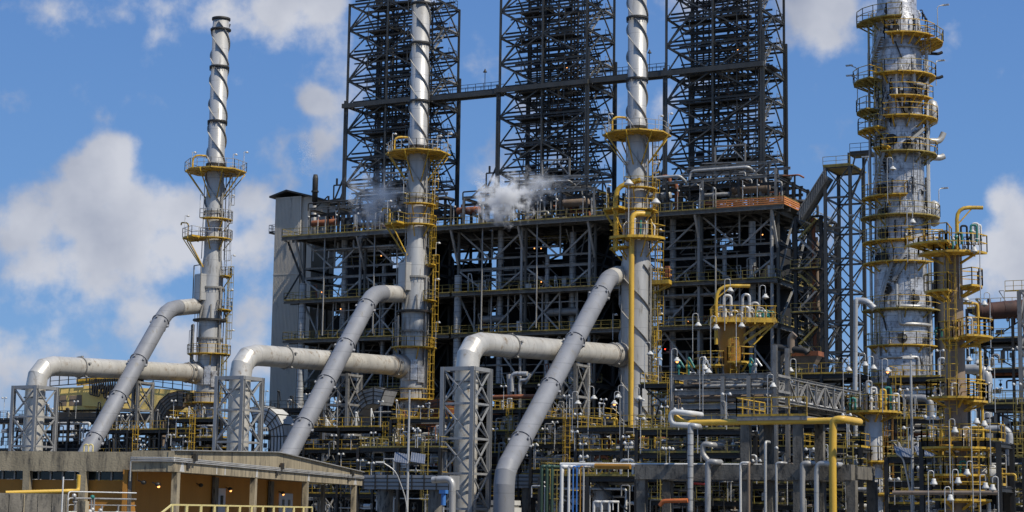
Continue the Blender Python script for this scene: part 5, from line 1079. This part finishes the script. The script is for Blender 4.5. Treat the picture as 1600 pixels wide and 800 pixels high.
gpipe([(676, 750), (707, 748), (707, 775)], 158, .29, 'silver', 'short fat silver pipe joining an upright pipe below the solar panels')
gpipe([(1320, 765), (1375, 765)], 142, .18, 'silver', 'silver horizontal pipe right of the yellow elbow pipe', False)
# orange rusty hopper near the stair structure
a = atd(1262, 568, 200); t = T('rusty_hopper', 'small rusty hopper hung in the frame below the stair structure', 'hopper', (a.x, a.y, a.z-2))
MB().box(a+UP*1.0, (3.0, 2, .5)).build('rim', 'rust', t)
mb = MB(); A = [a+V((i*1.4, j*.9, .75)) for i, j in ((-1, -1), (1, -1), (1, 1), (-1, 1))]; B = [a+V((i*.4, j*.3, -1)) for i, j in ((-1, -1), (1, -1), (1, 1), (-1, 1))]
mb.add(A+B, [(0, 1, 5, 4), (1, 2, 6, 5), (2, 3, 7, 6), (3, 0, 4, 7), (4, 5, 6, 7), (3, 2, 1, 0)]); mb.build('cone', 'brown', t)

# ================================================================ long white ducts at the foot, insulated elbows
def rduct(px0, px1, pya, pyb, zv, label):
    A = atd(px0, pya, zv); B = aty(px1, pya, A.y); z1 = A.z; z0 = aty(px0, pyb, A.y).z
    t = T('rectangular_duct', label, 'duct', ((A.x+B.x)/2, A.y, 0)); MB().bb((A.x, A.y, z0), (B.x, A.y+2, z1)).build('duct_shell', 'bluegrey', t)
    mb = MB(); n = max(2, int((B.x-A.x)/1.3))
    for i in range(n+1): x = A.x+(B.x-A.x)*i/n; mb.bb((x-.05, A.y-.08, z0-.05), (x+.05, A.y-.003, z1+.08))
    for z in (z0+.3, (z0+z1)/2, z1-.3): mb.bb((A.x, A.y-.06, z-.04), (B.x, A.y-.003, z+.04))
    mb.build('stiffener', 'steeldark', t)
    for f in (.2, .8): x = A.x+(B.x-A.x)*f; MB().cyl((x, A.y+1), .75, 0, z0-.003, 18).build('pier', 'concretedark', t)
rduct(568, 702, 742, 764, 176, 'long pale grey rectangular duct low between the canopy and the second inclined duct')
rduct(792, 935, 741, 762, 204, 'long pale grey rectangular duct right of the third inclined duct foot')
def insul_elbow(px, py, zv, R1, R2, w, m, label, flip=1):
    c = atd(px, py, zv); t = T('insulated_elbow', label, 'duct', (c.x, c.y, 0)); n = 5; mb = MB(); gr = MB()
    P = []
    for i in range(n+1):
        a = math.pi*(.0+.62*i/n); P.append((V((math.cos(a)*flip, 0, math.sin(a)))))
    inn = [c+p*R1 for p in P]; ou = [c+p*R2 for p in P]; inn.insert(0, c+V((R1*flip, 0, -4))); ou.insert(0, c+V((R2*flip, 0, -4)))
    vs = []
    for a, b in zip(inn, ou): vs += [a, b, b+V((0, w, 0)), a+V((0, w, 0))]
    fs = []
    for i in range(len(inn)-1):
        for j in range(4): fs.append((i*4+j, i*4+(j+1) % 4, i*4+4+(j+1) % 4, i*4+4+j))
    fs += [(0, 3, 2, 1), tuple((len(inn)-1)*4+j for j in range(4))]
    mb.add(vs, fs); mb.build('casing', m, t)
    for i, (a, b) in enumerate(zip(inn, ou)): gr.bar(a-V((0, .06, 0)), b-V((0, .06, 0)), .1); gr.bar(b+UP*.05, b+V((0, w, .05)), .1)
    for f in (.0, .25, .5, .75, 1):
        q = [a.lerp(b, f)-V((0, .07, 0)) for a, b in zip(inn, ou)]
        for u, v in zip(q, q[1:]): gr.bar(u, v, .08)
    gr.build('grid_band', 'steeldark', t)
insul_elbow(404, 682, 236, 1.9, 3.9, 3, 'white', 'white insulated curved duct with a dark strap grid behind the concrete building')
insul_elbow(432+10, 676, 240, 1.5, 3.2, 3, 'rust', 'rust-stained curved casing beside the second inclined duct foot') if False else None
insul_elbow(583, 660, 226, 2.3, 4.3, 3, 'insul', 'large grey strapped curved duct between the second trestle and second stack', -1)
insul_elbow(684, 668, 224, 1.8, 3.5, 3, 'rust', 'rust-red strapped curved duct right of the second stack foot', -1)
insul_elbow(276, 660, 262, 2.4, 4.4, 3, 'brown', 'dark grey strapped curved duct left of the leftmost stack foot', -1)
a = atd(693, 778, 152); t = T('blue_actuator', 'bright blue upright valve actuator low between the fat silver pipe and white duct', 'valve actuator', (a.x, a.y, 0))
MB().cyl((a.x, a.y), .2, a.z-.6, a.z+.35, 14).build('cylinder', 'blue', t); MB().box((a.x, a.y, a.z+.5), (.6, .5, .3)).build('head', 'blue', t); MB().tube([(a.x, a.y, 0), (a.x, a.y, a.z-.6)], .09, 8).build('stem', 'silver', t)
# ribbed white box at the foot of the third inclined duct
a = atd(783, 785, 196); t = T('expansion_joint_box', 'white ribbed stepped box at the foot of the third inclined duct', 'duct box', (a.x, a.y, 0))
for i in range(5): MB().bb((a.x-1.9+i*.12, a.y, 4.2-i*.75-.5), (a.x+1.3+i*.1, a.y+2, 4.2-i*.75)).build('rib', 'white', t)
MB().bb((a.x-1.5, a.y+.15, .05), (a.x+1.2, a.y+1.85, 4.0)).build('core', 'steel', t)

# ================================================================ yellow conveyor hood far left
a = atd(85, 600, 300); b = atd(150, 600, 300)
t = T('gantry_crane', 'weathered yellow gantry machine with dark hoses behind the leftmost duct', 'gantry machine', (b.x, a.y, 0))
def yy(px, py, dy=0): return atd(px, py, 300+dy)
mb = MB(); P = [yy(88, 606), yy(190, 603), yy(190, 640), yy(88, 641)]; Q = [p+w0*7 for p in P]; mb.add(P+Q, [(0, 1, 2, 3), (7, 6, 5, 4), (0, 4, 5, 1), (1, 5, 6, 2), (2, 6, 7, 3), (3, 7, 4, 0)]); mb.build('cab', 'cranepaint', t)
mb = MB(); P = [yy(130, 602, -.6), yy(305, 610, -.6), yy(305, 645, -.6), yy(130, 634, -.6)]; Q = [p+w0*3 for p in P]; mb.add(P+Q, [(0, 1, 2, 3), (7, 6, 5, 4), (0, 4, 5, 1), (1, 5, 6, 2), (2, 6, 7, 3), (3, 7, 4, 0)]); mb.build('girder', 'cranepaint', t)
for x0, x1 in ((92, 104), (108, 128)):
    P = [yy(x0, 618, -.03), yy(x1, 617, -.03), yy(x1, 634, -.03), yy(x0, 634, -.03)]; mb = MB(); mb.add(P, [(0, 1, 2, 3)]); mb.build('window', 'brown', t)
mb = MB(); mb.rail([yy(78, 604, -1), yy(178, 596, -1), yy(300, 612, -1)], 1.7, 1.5, .12); mb.build('railing', 'steeldark', t)
mb = MB()
for i in range(16):
    x = 140+i*3.6; A = yy(x, 592, -1.4); B = yy(x+8, 592, -1.6); m_ = (A+B)/2-UP*rnd.uniform(1, 3.6); mb.pipe([A, (A+m_)/2-UP*1.2, m_, (B+m_)/2-UP*1.2, B], .13, 6)
mb.build('festoon_hose', 'black', t)
mb = MB(); A = yy(80, 642, -2); B = yy(310, 648, -2); mb.box((A+B)/2-UP*.6+w0*4, ((B-A).length, 8, 1.2), (r0, w0, UP)); mb.build('base_frame', 'black', t)
for px in (90, 120, 150, 180, 215, 250, 290): p = yy(px, 645, -1.5); MB().ibeam((p.x, p.y, 0), (p.x, p.y, p.z), .5, .5).build('leg', 'black', t)
MB().bar(yy(120, 598), yy(185, 590), .5, 1.0).build('boom', 'yellow', t)

# ================================================================ bell lamps on goosenecks
LP = [(1091, 506, 160, -1, 'left of the hopper drum, against the dark structure'), (1058, 561, 150, -1, 'above the left end of the tray bridge'), (1016, 551, 172, -1, 'right of the third stack below its yellow riser'), (1102, 574, 148, -1, 'left one of the pair above the tray bridge'), (1107, 579, 147, -1, 'right one of the pair above the tray bridge'),
 (928, 620, 168, -1, 'standing alone left of the third stack foot'), (903, 628, 172, -1, 'furthest left of those by the third stack foot'), (966, 618, 166, 1, 'upper one close to the left edge of the third stack'), (960, 628, 165, 1, 'lower one close to the left edge of the third stack'), (999, 621, 163, -1, 'in front of the third stack shell'),
 (1159, 507, 150, -1, 'hanging below the hopper platform'), (1119, 510, 150, -1, 'under the left corner of the hopper platform'), (1141, 452, 152, -1, 'above the hopper platform railing'), (1196, 462, 158, -1, 'right of the hopper platform, up high'), (1326, 576, 150, -1, 'first left of the cluster by the white column foot'), (1352, 568, 146, -1, 'largest of the cluster by the white column foot'),
 (1365, 573, 149, -1, 'between the pair by the white column foot'), (1387, 577, 146, -1, 'with lit bulb beside the white column'), (1235, 577, 156, 1, 'above the truss bridge'), (1208, 601, 146, -1, 'at the near end of the truss bridge'), (1459, 752, 112, -1, 'low left of the brown column'), (1492, 671, 118, -1, 'under the yellow arched pipe'), (1526, 657, 120, -1, 'right of the brown column, left of a pair'),
 (1538, 661, 120, 1, 'right of the brown column, right of a pair'), (1497, 750, 112, -1, 'large one in front of the brown column foot'), (1511, 737, 114, 1, 'small one right of the brown column foot'), (1540, 758, 112, -1, 'low one near the fat insulated pipe'), (1551, 761, 113, 1, 'lowest one beside the fat insulated pipe'), (1485, 777, 110, -1, 'closest to the bottom edge, under the brown column'),
 (1528, 565, 150, 1, 'behind the brown column, right of the lower platform'), (1514, 560, 152, -1, 'behind the brown column, close to its ladder'), (1538, 473, 140, 1, 'right of the brown column, below the top platforms'), (1509, 466, 140, -1, 'just under the upper right round platform'), (1522, 389, 122, 1, 'at the end of the upper right round platform'), (1507, 388, 124, -1, 'beside the curved lifting arm post'),
 (1426, 345, 150, -1, 'in front of the white column under its middle platform ring'), (1395, 262, 178, -1, 'high in front of the white column'), (1545, 575, 142, 1, 'near the silver bent pipe at the right')]
for px, py, zv, sd, where in LP:
    p = atd(px, py, zv); t = T('bell_lamp', 'white bell lamp '+where, 'lamp', (p.x, p.y, max(0, p.z-4.5)), 'bell lamps on gooseneck poles'); s_ = .0016*zv+.02
    ax = r0*sd*-1; h = zv*.0056; bx_ = p+r0*(-sd)*.0
    pole = p+r0*sd*zv*.003; MB().pipe([pole-UP*min(3.4, p.z-.4), pole+UP*h, p+UP*h, p+UP*.25], .033, 8, zv*.0014).build('gooseneck', 'silver', t)
    MB().lathe([(.03, .17), (.12, .15), (.13, .04), (s_*.7, .02), (s_*.92, -.07), (s_*1.1, -.15), (s_*1.1, -.19), (s_, -.2), (.02, -.14)], p, 18).build('lamp_shade', 'lampwhite', t)
    MB().lathe([(s_*.5, -.2), (s_*.35, -.28), (.02, -.32)], p, 12).build('bulb', 'glow' if 'lit' in where or px in (1058, 960) else 'silverdark', t)

# ================================================================ solar street lamps
def solar(px, py0, zv, label, arm):
    b = atd(px, py0, zv); t = T('solar_street_lamp', label, 'street lamp', (b.x, b.y, 0), 'solar street lamps')
    MB().lathe([(.11, 0), (.1, b.z*.6), (.07, b.z+.3 if arm else b.z+.3)], (b.x, b.y, 0), 12).build('pole', 'silver', t)
    return t, b
t, b = solar(640, 615, 150, 'tall grey pole with two tilted solar panels in front of the second stack', 1)
for s_ in (-1, 1):
    c0 = V((atd(640+s_*13, 716, 149.5))); n_ = (r0*.2-w0*.6+UP).normalized(); ux = (r0-n_*r0.dot(n_)).normalized(); uy = n_.cross(ux)
    o = MB().box(c0, (1.15, 1.5, .07), (ux, uy, n_)).build('solar_panel', 'panel', t); mb = MB()
    for i in range(7): mb.box(c0+n_*.03+ux*(-.55+i*.183), (.02, 1.52, .05), (ux, uy, n_))
    mb.build('panel_rib', 'silver', o)
p0 = atd(637, 785, 145); p1 = atd(597, 722, 145)
t2 = T('street_lamp', 'curved-arm grey street lamp arching left of the tall pole with two solar panels', 'street lamp', (p0.x, p0.y, 0))
MB().pipe([(p0.x, p0.y, 0), p0, atd(618, 735, 145), p1], .05, 8, 1.2).build('arm', 'silver', t2); MB().box(p1-r0*.15, (.7, .3, .12), (r0, w0, UP)).build('lamp_head', 'white', t2)
t, b = solar(1423, 560, 128, 'tall grey pole with two tilted solar panels in front of the white column', 1)
for s_ in (-1, 1):
    c0 = atd(1412 if s_ < 0 else 1444, 707, 127.5); n_ = (r0*.2-w0*.6+UP).normalized(); ux = (r0-n_*r0.dot(n_)).normalized(); uy = n_.cross(ux)
    o = MB().box(c0, (1.2, 1.3, .07), (ux, uy, n_)).build('solar_panel', 'panel', t); mb = MB()
    for i in range(7): mb.box(c0+n_*.04+ux*(-.57+i*.19), (.02, 1.3, .02), (ux, uy, n_))
    mb.build('panel_rib', 'silver', o)
MB().box(atd(1419, 559, 128), (.8, .25, .12), (r0, w0, UP)).build('lamp_head', 'white', t)
p0 = atd(1424, 775, 124)
t2 = T('street_lamp', 'curved-arm grey street lamp below the right solar panels', 'street lamp', (p0.x, p0.y, 0))
MB().pipe([(p0.x, p0.y, 0), p0, atd(1411, 716, 124), atd(1401, 709, 124)], .06, 8, 1.0).build('arm', 'silver', t2)

# ================================================================ concrete building with canopy in the left foreground
e1 = (r0*.137+w0*.99).normalized(); n1 = Vcross(e1)*-1   # n1 points to the right of e1
B0 = atd(271, 737, 110); B0z = B0.z
def wp(px, py, off=0): return atplane(px, py, B0-n1*off, n1)
t = T('control_building', 'low concrete building with ochre walls and a weathered canopy on columns', 'building', (B0.x, B0.y, 0))
def prism(poly, thick, d, m, name, par, close=True):
    P = [V(p) for p in poly]; Q = [p+d*thick for p in P]; n = len(P); mb = MB(); mb.add(P+Q, [tuple(range(n)), tuple(range(2*n-1, n-1, -1))]+[(i, i+n, (i+1) % n+n, (i+1) % n) for i in range(n)]); return mb.build(name, m, par)
zB = B0z; far = wp(566, 758); z_t0 = wp(271, 704).z; z_tp = wp(433, 707).z+.0; z_t1 = wp(566, 738).z
pk = wp(433, 707)
fac = [V((B0.x, B0.y, zB)), V((far.x, far.y, zB)), V((far.x, far.y, z_t1)), V((pk.x, pk.y, z_tp)), V((B0.x, B0.y, z_t0))]
prism(fac, -.35, n1, 'concrete', 'canopy_fascia', t)
e2 = (-r0*.97+w0*.24).normalized()
L2 = V((atplane(205, 738, B0, Vcross(e2)))); 
fl = (L2-B0); fl.z = 0; n2 = Vcross(e2); n2 = n2 if n2.dot(-w0) > 0 else -n2
P = [V((B0.x, B0.y, zB)), V((L2.x, L2.y, zB)), V((L2.x, L2.y, z_t0)), V((B0.x, B0.y, z_t0))]
prism([p-n2*.02 for p in P], -.33, n2, 'concrete', 'canopy_fascia', t)
# left wing, set back a little
Lw0 = atplane(206, 737, B0-n2*.9, n2); Lw1 = atplane(-60, 748, B0-n2*.9, n2); zw = Lw0.z; zw1 = atplane(205, 706, B0-n2*.9, n2).z
P = [V((Lw0.x, Lw0.y, zw)), V((Lw1.x, Lw1.y, zw)), V((Lw1.x, Lw1.y, zw1)), V((Lw0.x, Lw0.y, zw1))]
prism(P, -.3, n2, 'concrete', 'wing_fascia', t)
# roofs (slabs behind the fascias)
c_far = V((far.x, far.y, 0))-n1*14; P = [V((B0.x, B0.y, zB+.12))-n1*.36-n2*.36, V((far.x, far.y, zB+.12))-n1*.36, V((c_far.x, c_far.y, zB+.12)), V((L2.x, L2.y, zB+.12))-n2*.36]
prism(P, .25, UP, 'concrete', 'roof_slab', t)
P = [V((Lw0.x, Lw0.y, zw+.3))-n2*.31, V((Lw1.x, Lw1.y, zw+.3))-n2*.31, V((Lw1.x, Lw1.y, zw+.3))-n2*14, V((Lw0.x, Lw0.y, zw+.3))-n2*14]
prism(P, .2, UP, 'concrete', 'roof_slab', t)
# walls
W = 3.1
wa = V((B0.x, B0.y, 0))-n1*W-n2*.6; wb = V((far.x, far.y, 0))-n1*W-e1*9
prism([wa+UP*0, wb, wb+UP*(zB+.1), wa+UP*(zB+.1)], -.25, n1, 'ochrewall', 'wall', t)
Lq = V((L2.x, L2.y, 0))-n2*.6; prism([wa-n1*.27, Lq-n1*0, Lq+UP*(zB+.1), wa-n1*.27+UP*(zB+.1)], -.25, n2, 'ochrewall', 'wall', t)
a0 = V((Lw0.x, Lw0.y, 0))-n2*.6; a1 = V((Lw1.x, Lw1.y, 0))-n2*.6; zwin = zw-.52
prism([a0, a1, a1+UP*zwin, a0+UP*zwin], -.25, n2, 'ochrewall', 'wall', t)
# clerestory windows of the wing
LEN = (a1-a0).length; u = (a1-a0).normalized(); n = 14
for i in range(n):
    s0 = LEN*i/n; P = [a0+u*(s0+.06)+UP*(zwin+.03), a0+u*(s0+LEN/n-.06)+UP*(zwin+.03), a0+u*(s0+LEN/n-.06)+UP*(zw-.01), a0+u*(s0+.06)+UP*(zw-.01)]
    w = prism([p-n2*.1 for p in P], -.05, n2, 'glassdark', 'window', t)
    prism([a0+u*(s0-.05)+UP*zwin, a0+u*(s0+.05)+UP*zwin, a0+u*(s0+.05)+UP*zw, a0+u*(s0-.05)+UP*zw], -.12, n2, 'silverdark', 'frame', w)
for px in (40, 128):   # wing pilasters
    q = atplane(px, 760, B0-n2*.9, n2); q.z = 0; prism([q-u*.22, q+u*.22, q+u*.22+UP*(zw-.003), q-u*.22+UP*(zw-.003)], -.4, n2, 'concrete', 'column', t)
for i, px in enumerate((280, 401, 482, 557)):   # canopy columns
    q = wp(px, 745); q.z = 0; prism([q-e1*.28-n1*.02, q+e1*.28-n1*.02, q+e1*.28-n1*.02+UP*(zB-.003), q-e1*.28-n1*.02+UP*(zB-.003)], -.36, n1, 'concrete', 'column', t)
    q2 = q-n1*(W-.3); prism([q2-e1*.45, q2+e1*.45, q2+e1*.45+UP*(zB-.003), q2-e1*.45+UP*(zB-.003)], -.2, n1, 'concretedark', 'pilaster', t)
# doors
for px, n_, wd2 in ((345, 1, 1.9), (446, 2, 4.2)):
    q = wp(px, 780, W); q.z = 0; zt_ = atplane(px, 763 if n_ == 1 else 771, B0-n1*W, n1).z
    dr = prism([q-e1*wd2/2+UP*.6, q+e1*wd2/2+UP*.6, q+e1*wd2/2+UP*zt_, q-e1*wd2/2+UP*zt_], .06, n1, 'door', 'door', t)
    for s_ in ((0,) if n_ == 1 else (-.9, .9)):
        qq = q+e1*s_+n1*.07; h0 = zt_-1.15; prism([qq-e1*.3+UP*h0, qq+e1*.3+UP*h0, qq+e1*.3+UP*(h0+.65), qq-e1*.3+UP*(h0+.65)], .03, n1, 'glassdark', 'door_window', dr)
# wall lamps
for i, (px, py) in enumerate(((228, 754), (250, 757), (306, 758), (352, 764), (435, 770))):
    q = atplane(px, py, B0-n1*W, n1)+n1*.35 if px > 255 else atplane(px, py, B0-n2*.6, n2)+n2*.3
    l = MB().sphere(q, .17, 10, (1, 1, .8)).build('wall_lamp', 'steeldark', t); mb = MB(); mb.bar(q, q-n1*.35+UP*.12, .06); mb.build('bracket', 'steeldark', l)
    if i in (1, 3, 4): MB().sphere(q-UP*.12+n1*.05, .09, 8).build('bulb', 'glow', l)
# conduits along the fascia
for off, zz in ((.12, .5), (.12, .66), (.14, .58)):
    f_ = (z_t0-zB)*zz; A = V((L2.x, L2.y, zB+f_))+n2*off; Bq = V((B0.x, B0.y, zB+f_))+(n1+n2)*off*.7; Cq = V((far.x, far.y, zB+f_*.98))+n1*off
    MB().pipe([A+UP*-1.2 if zz == .5 else A, A, Bq, Cq], .045, 6, .1).build('conduit', 'silver', t)
for px in (300, 437, 548):
    q = wp(px, 722); MB().box(V((q.x, q.y, zB+.95))+n1*.2, (.22, .4, .45), (n1, e1, UP)).build('flood_lamp', 'steeldark', t); MB().box(V((q.x, q.y, zB+.45))+n1*.06-e1*.9, (.1, .5, .4), (n1, e1, UP)).build('vent_plate', 'steeldark', t)
for px, w_ in ((285, .5), (339, .12), (352, .14), (402, .35), (483, .4), (556, .6)):   # lime runs on the fascia
    q = wp(px, 730); prism([V((q.x, q.y, zB+.05))-e1*w_, V((q.x, q.y, zB+.03))+e1*w_*.8, V((q.x, q.y, zB+.55))+e1*w_*.3, V((q.x, q.y, zB+.7))-e1*w_*.1], .006, n1, 'white', 'lime_stain', t)
# flashing strip along the parapet
MB().bar(fac[4]+UP*.03, fac[3]+UP*.03, .4, .06).build('parapet_cap', 'silver', t); MB().bar(fac[3]+UP*.03, fac[2]+UP*.03, .4, .06).build('parapet_cap', 'silver', t)
# pale yellow railing in front of the porch
q0 = wp(268, 795, -.8); q1 = wp(488, 797, -.8); fl0 = 1.2
rt = T('porch_railing', 'pale yellow panelled railing along the front of the porch', 'railing', (q0.x, q0.y, 0)); LEN = (q1-q0).length; u1 = e1
zt_ = wp(345, 790, -.8).z; npan = 12
for i in range(npan):
    A = V((q0.x, q0.y, 0))+u1*(LEN*i/npan+.12); Bq = V((q0.x, q0.y, 0))+u1*(LEN*(i+1)/npan-.12); mb = MB()
    mb.bar(A+UP*.2, A+UP*zt_, .09); mb.bar(Bq+UP*.2, Bq+UP*zt_, .09); mb.bar(A+UP*zt_, Bq+UP*zt_, .1); mb.bar(A+UP*(zt_-.5), Bq+UP*(zt_-.5), .06); mb.bar(A+UP*(zt_-.9), Bq+UP*(zt_-.9), .06); mb.build('panel', 'paleyellow', rt)
mb = MB(); A = V((q0.x, q0.y, 0)); mb.bar(A+UP*(zt_-1.2)-e1*4.5, A+UP*zt_, .09); mb.bar(A+UP*(zt_-1.7)-e1*4.5, A+UP*(zt_-.5), .07); mb.bar(A+UP*.1-e1*4.5, A+UP*(zt_-1.2)-e1*4.5, .09); mb.build('stair_rail', 'paleyellow', rt)
# two little yellow hoops on the roof
for i, px in enumerate((131, 138)):
    q = atplane(px, 704, B0-n2*3, n2); q.z = zw1-.25; tag(MB().pipe([q-u*.0, q+UP*.75, q+u*-.3+UP*.75, q-u*.3], .05, 8, .15).build('roof_hoop', 'paleyellow'), ['left', 'right'][i]+' small pale yellow hoop on the flat roof edge', 'hoop')
# dirty low wall, yellow pipe and pole at lower left
q0 = atd(-30, 772, 96); q1 = atd(105, 772, 99)
t = T('yard_wall', 'low stained dark concrete wall at the lower left corner', 'wall', (q1.x, q1.y, 0)); dd = V((q1.x-q0.x, q1.y-q0.y, 0)).normalized(); nn = Vcross(dd)
prism([V((q0.x, q0.y, 0)), V((q1.x, q1.y, 0)), V((q1.x, q1.y, q1.z)), V((q0.x, q0.y, q1.z))], .3, nn, 'concretedark', 'wall', t)
for i in range(9): A = V((q1.x, q1.y, 0))-dd*i*.8; prism([A-nn*.02, A-dd*.06-nn*.02, A-dd*.06-nn*.02+UP*(q1.z-.06), A-nn*.02+UP*(q1.z-.06)], -.03, nn, 'concrete' if i % 3 == 0 else 'concretedark', 'pilaster_strip', t)
P = [atd(9, 770, 100), atd(111, 767, 101), atd(122, 767, 103), atd(123, 742, 103)]
tag(MB().pipe(P, .11, 12, .25).build('pipe', 'yellowpipe'), 'bright yellow pipe above the dirty low wall, turning up at the fascia', 'pipe')
q = atd(99, 745, 95); tag(MB().tube([(q.x, q.y, 0), q], .04, 8).build('pole', 'white'), 'thin white upright pole at the end of the low wall', 'pole')
q0 = atd(107, 768, 100); q1 = atd(213, 768, 104)
t = T('pipe_stand', 'clutter of small grey pipes and fittings before the wing wall', 'pipe stand', (q0.x, q0.y, 0))
for i, (z, r) in enumerate(((0, .06), (-.35, .08), (-.7, .05), (-1.1, .1))): MB().pipe([(q0.x, q0.y, q0.z+z-1), (q0.x, q0.y, q0.z+z), (q1.x, q1.y, q0.z+z)], r*.6, 8, .2).build('pipe', ['white', 'silverdark', 'silverdark', 'silver'][i], t)
for i in range(10): f = rnd.random(); A = q0.lerp(q1, f); MB().bar((A.x, A.y, 0), (A.x, A.y, q0.z-rnd.random()*.8), .07).build('post', 'silverdark', t); MB().sphere((A.x, A.y-.1, q0.z-rnd.random()*1.4), .13, 8).build('valve', rnd.choice(['silver', 'steeldark', 'teal', 'white']), t)
MB().bb((q0.x, q0.y+.6, 0), (q1.x, q0.y+.9, q0.z-.5)).build('plinth', 'concrete', t)

# ================================================================ steam
def steam(label, px, py, zv, r, sq, dens, seed):
    c = atd(px, py, zv); m = bpy.data.materials.new('steam%d' % seed); m.use_nodes = True; nt_ = m.node_tree; nt_.nodes.clear()
    o_ = nt_.nodes.new('ShaderNodeOutputMaterial'); v = nt_.nodes.new('ShaderNodeVolumePrincipled'); v.inputs['Color'].default_value = (.98, .98, .98, 1); v.inputs['Anisotropy'].default_value = 0
    tcn = nt_.nodes.new('ShaderNodeTexCoord'); nn_ = nt_.nodes.new('ShaderNodeTexNoise'); nn_.inputs['Scale'].default_value = 1.6/r*2; nn_.inputs['Detail'].default_value = 4; nt_.links.new(tcn.outputs['Object'], nn_.inputs['Vector'])
    vm = nt_.nodes.new('ShaderNodeVectorMath'); vm.operation = 'DIVIDE'; nt_.links.new(tcn.outputs['Object'], vm.inputs[0]); vm.inputs[1].default_value = (r*sq[0], r*sq[1], r*sq[2])
    ln = nt_.nodes.new('ShaderNodeVectorMath'); ln.operation = 'LENGTH'; nt_.links.new(vm.outputs[0], ln.inputs[0])
    a1_ = nt_.nodes.new('ShaderNodeMath'); a1_.operation = 'MULTIPLY_ADD'; nt_.links.new(nn_.outputs['Fac'], a1_.inputs[0]); a1_.inputs[1].default_value = 2.8; a1_.inputs[2].default_value = -.85
    a2_ = nt_.nodes.new('ShaderNodeMath'); a2_.operation = 'SUBTRACT'; nt_.links.new(a1_.outputs[0], a2_.inputs[0]); nt_.links.new(ln.outputs['Value'], a2_.inputs[1]); a2_.use_clamp = True
    a3_ = nt_.nodes.new('ShaderNodeMath'); a3_.operation = 'MULTIPLY'; nt_.links.new(a2_.outputs[0], a3_.inputs[0]); a3_.inputs[1].default_value = dens; nt_.links.new(a3_.outputs[0], v.inputs['Density']); nt_.links.new(v.outputs[0], o_.inputs['Volume'])
    me = MB().sphere((0, 0, 0), r, 16, sq); d = bpy.data.meshes.new('steam'); d.from_pydata(me.v, [], me.f); d.materials.append(m)
    ob = bpy.data.objects.new('steam', d); COL.objects.link(ob); ob.location = c; ob['label'] = label; ob['category'] = 'steam'; ob['kind'] = 'stuff'
steam('dense white steam puff in front of the middle tower foot', 784, 312, 232, 4.2, (1.25, 1, 1), 3.0, 1)
steam('torn grey steam trailing right of the dense puff', 835, 292, 236, 4.0, (1.5, 1, .8), .7, 4)
steam('thin grey steam drifting at the foot of the left tower', 588, 312, 246, 5, (1.2, 1, 1.2), .7, 2)
steam('faint steam wisp rising from the slim vent', 478, 248, 264, 3.2, (.6, .7, 1.5), .3, 3)
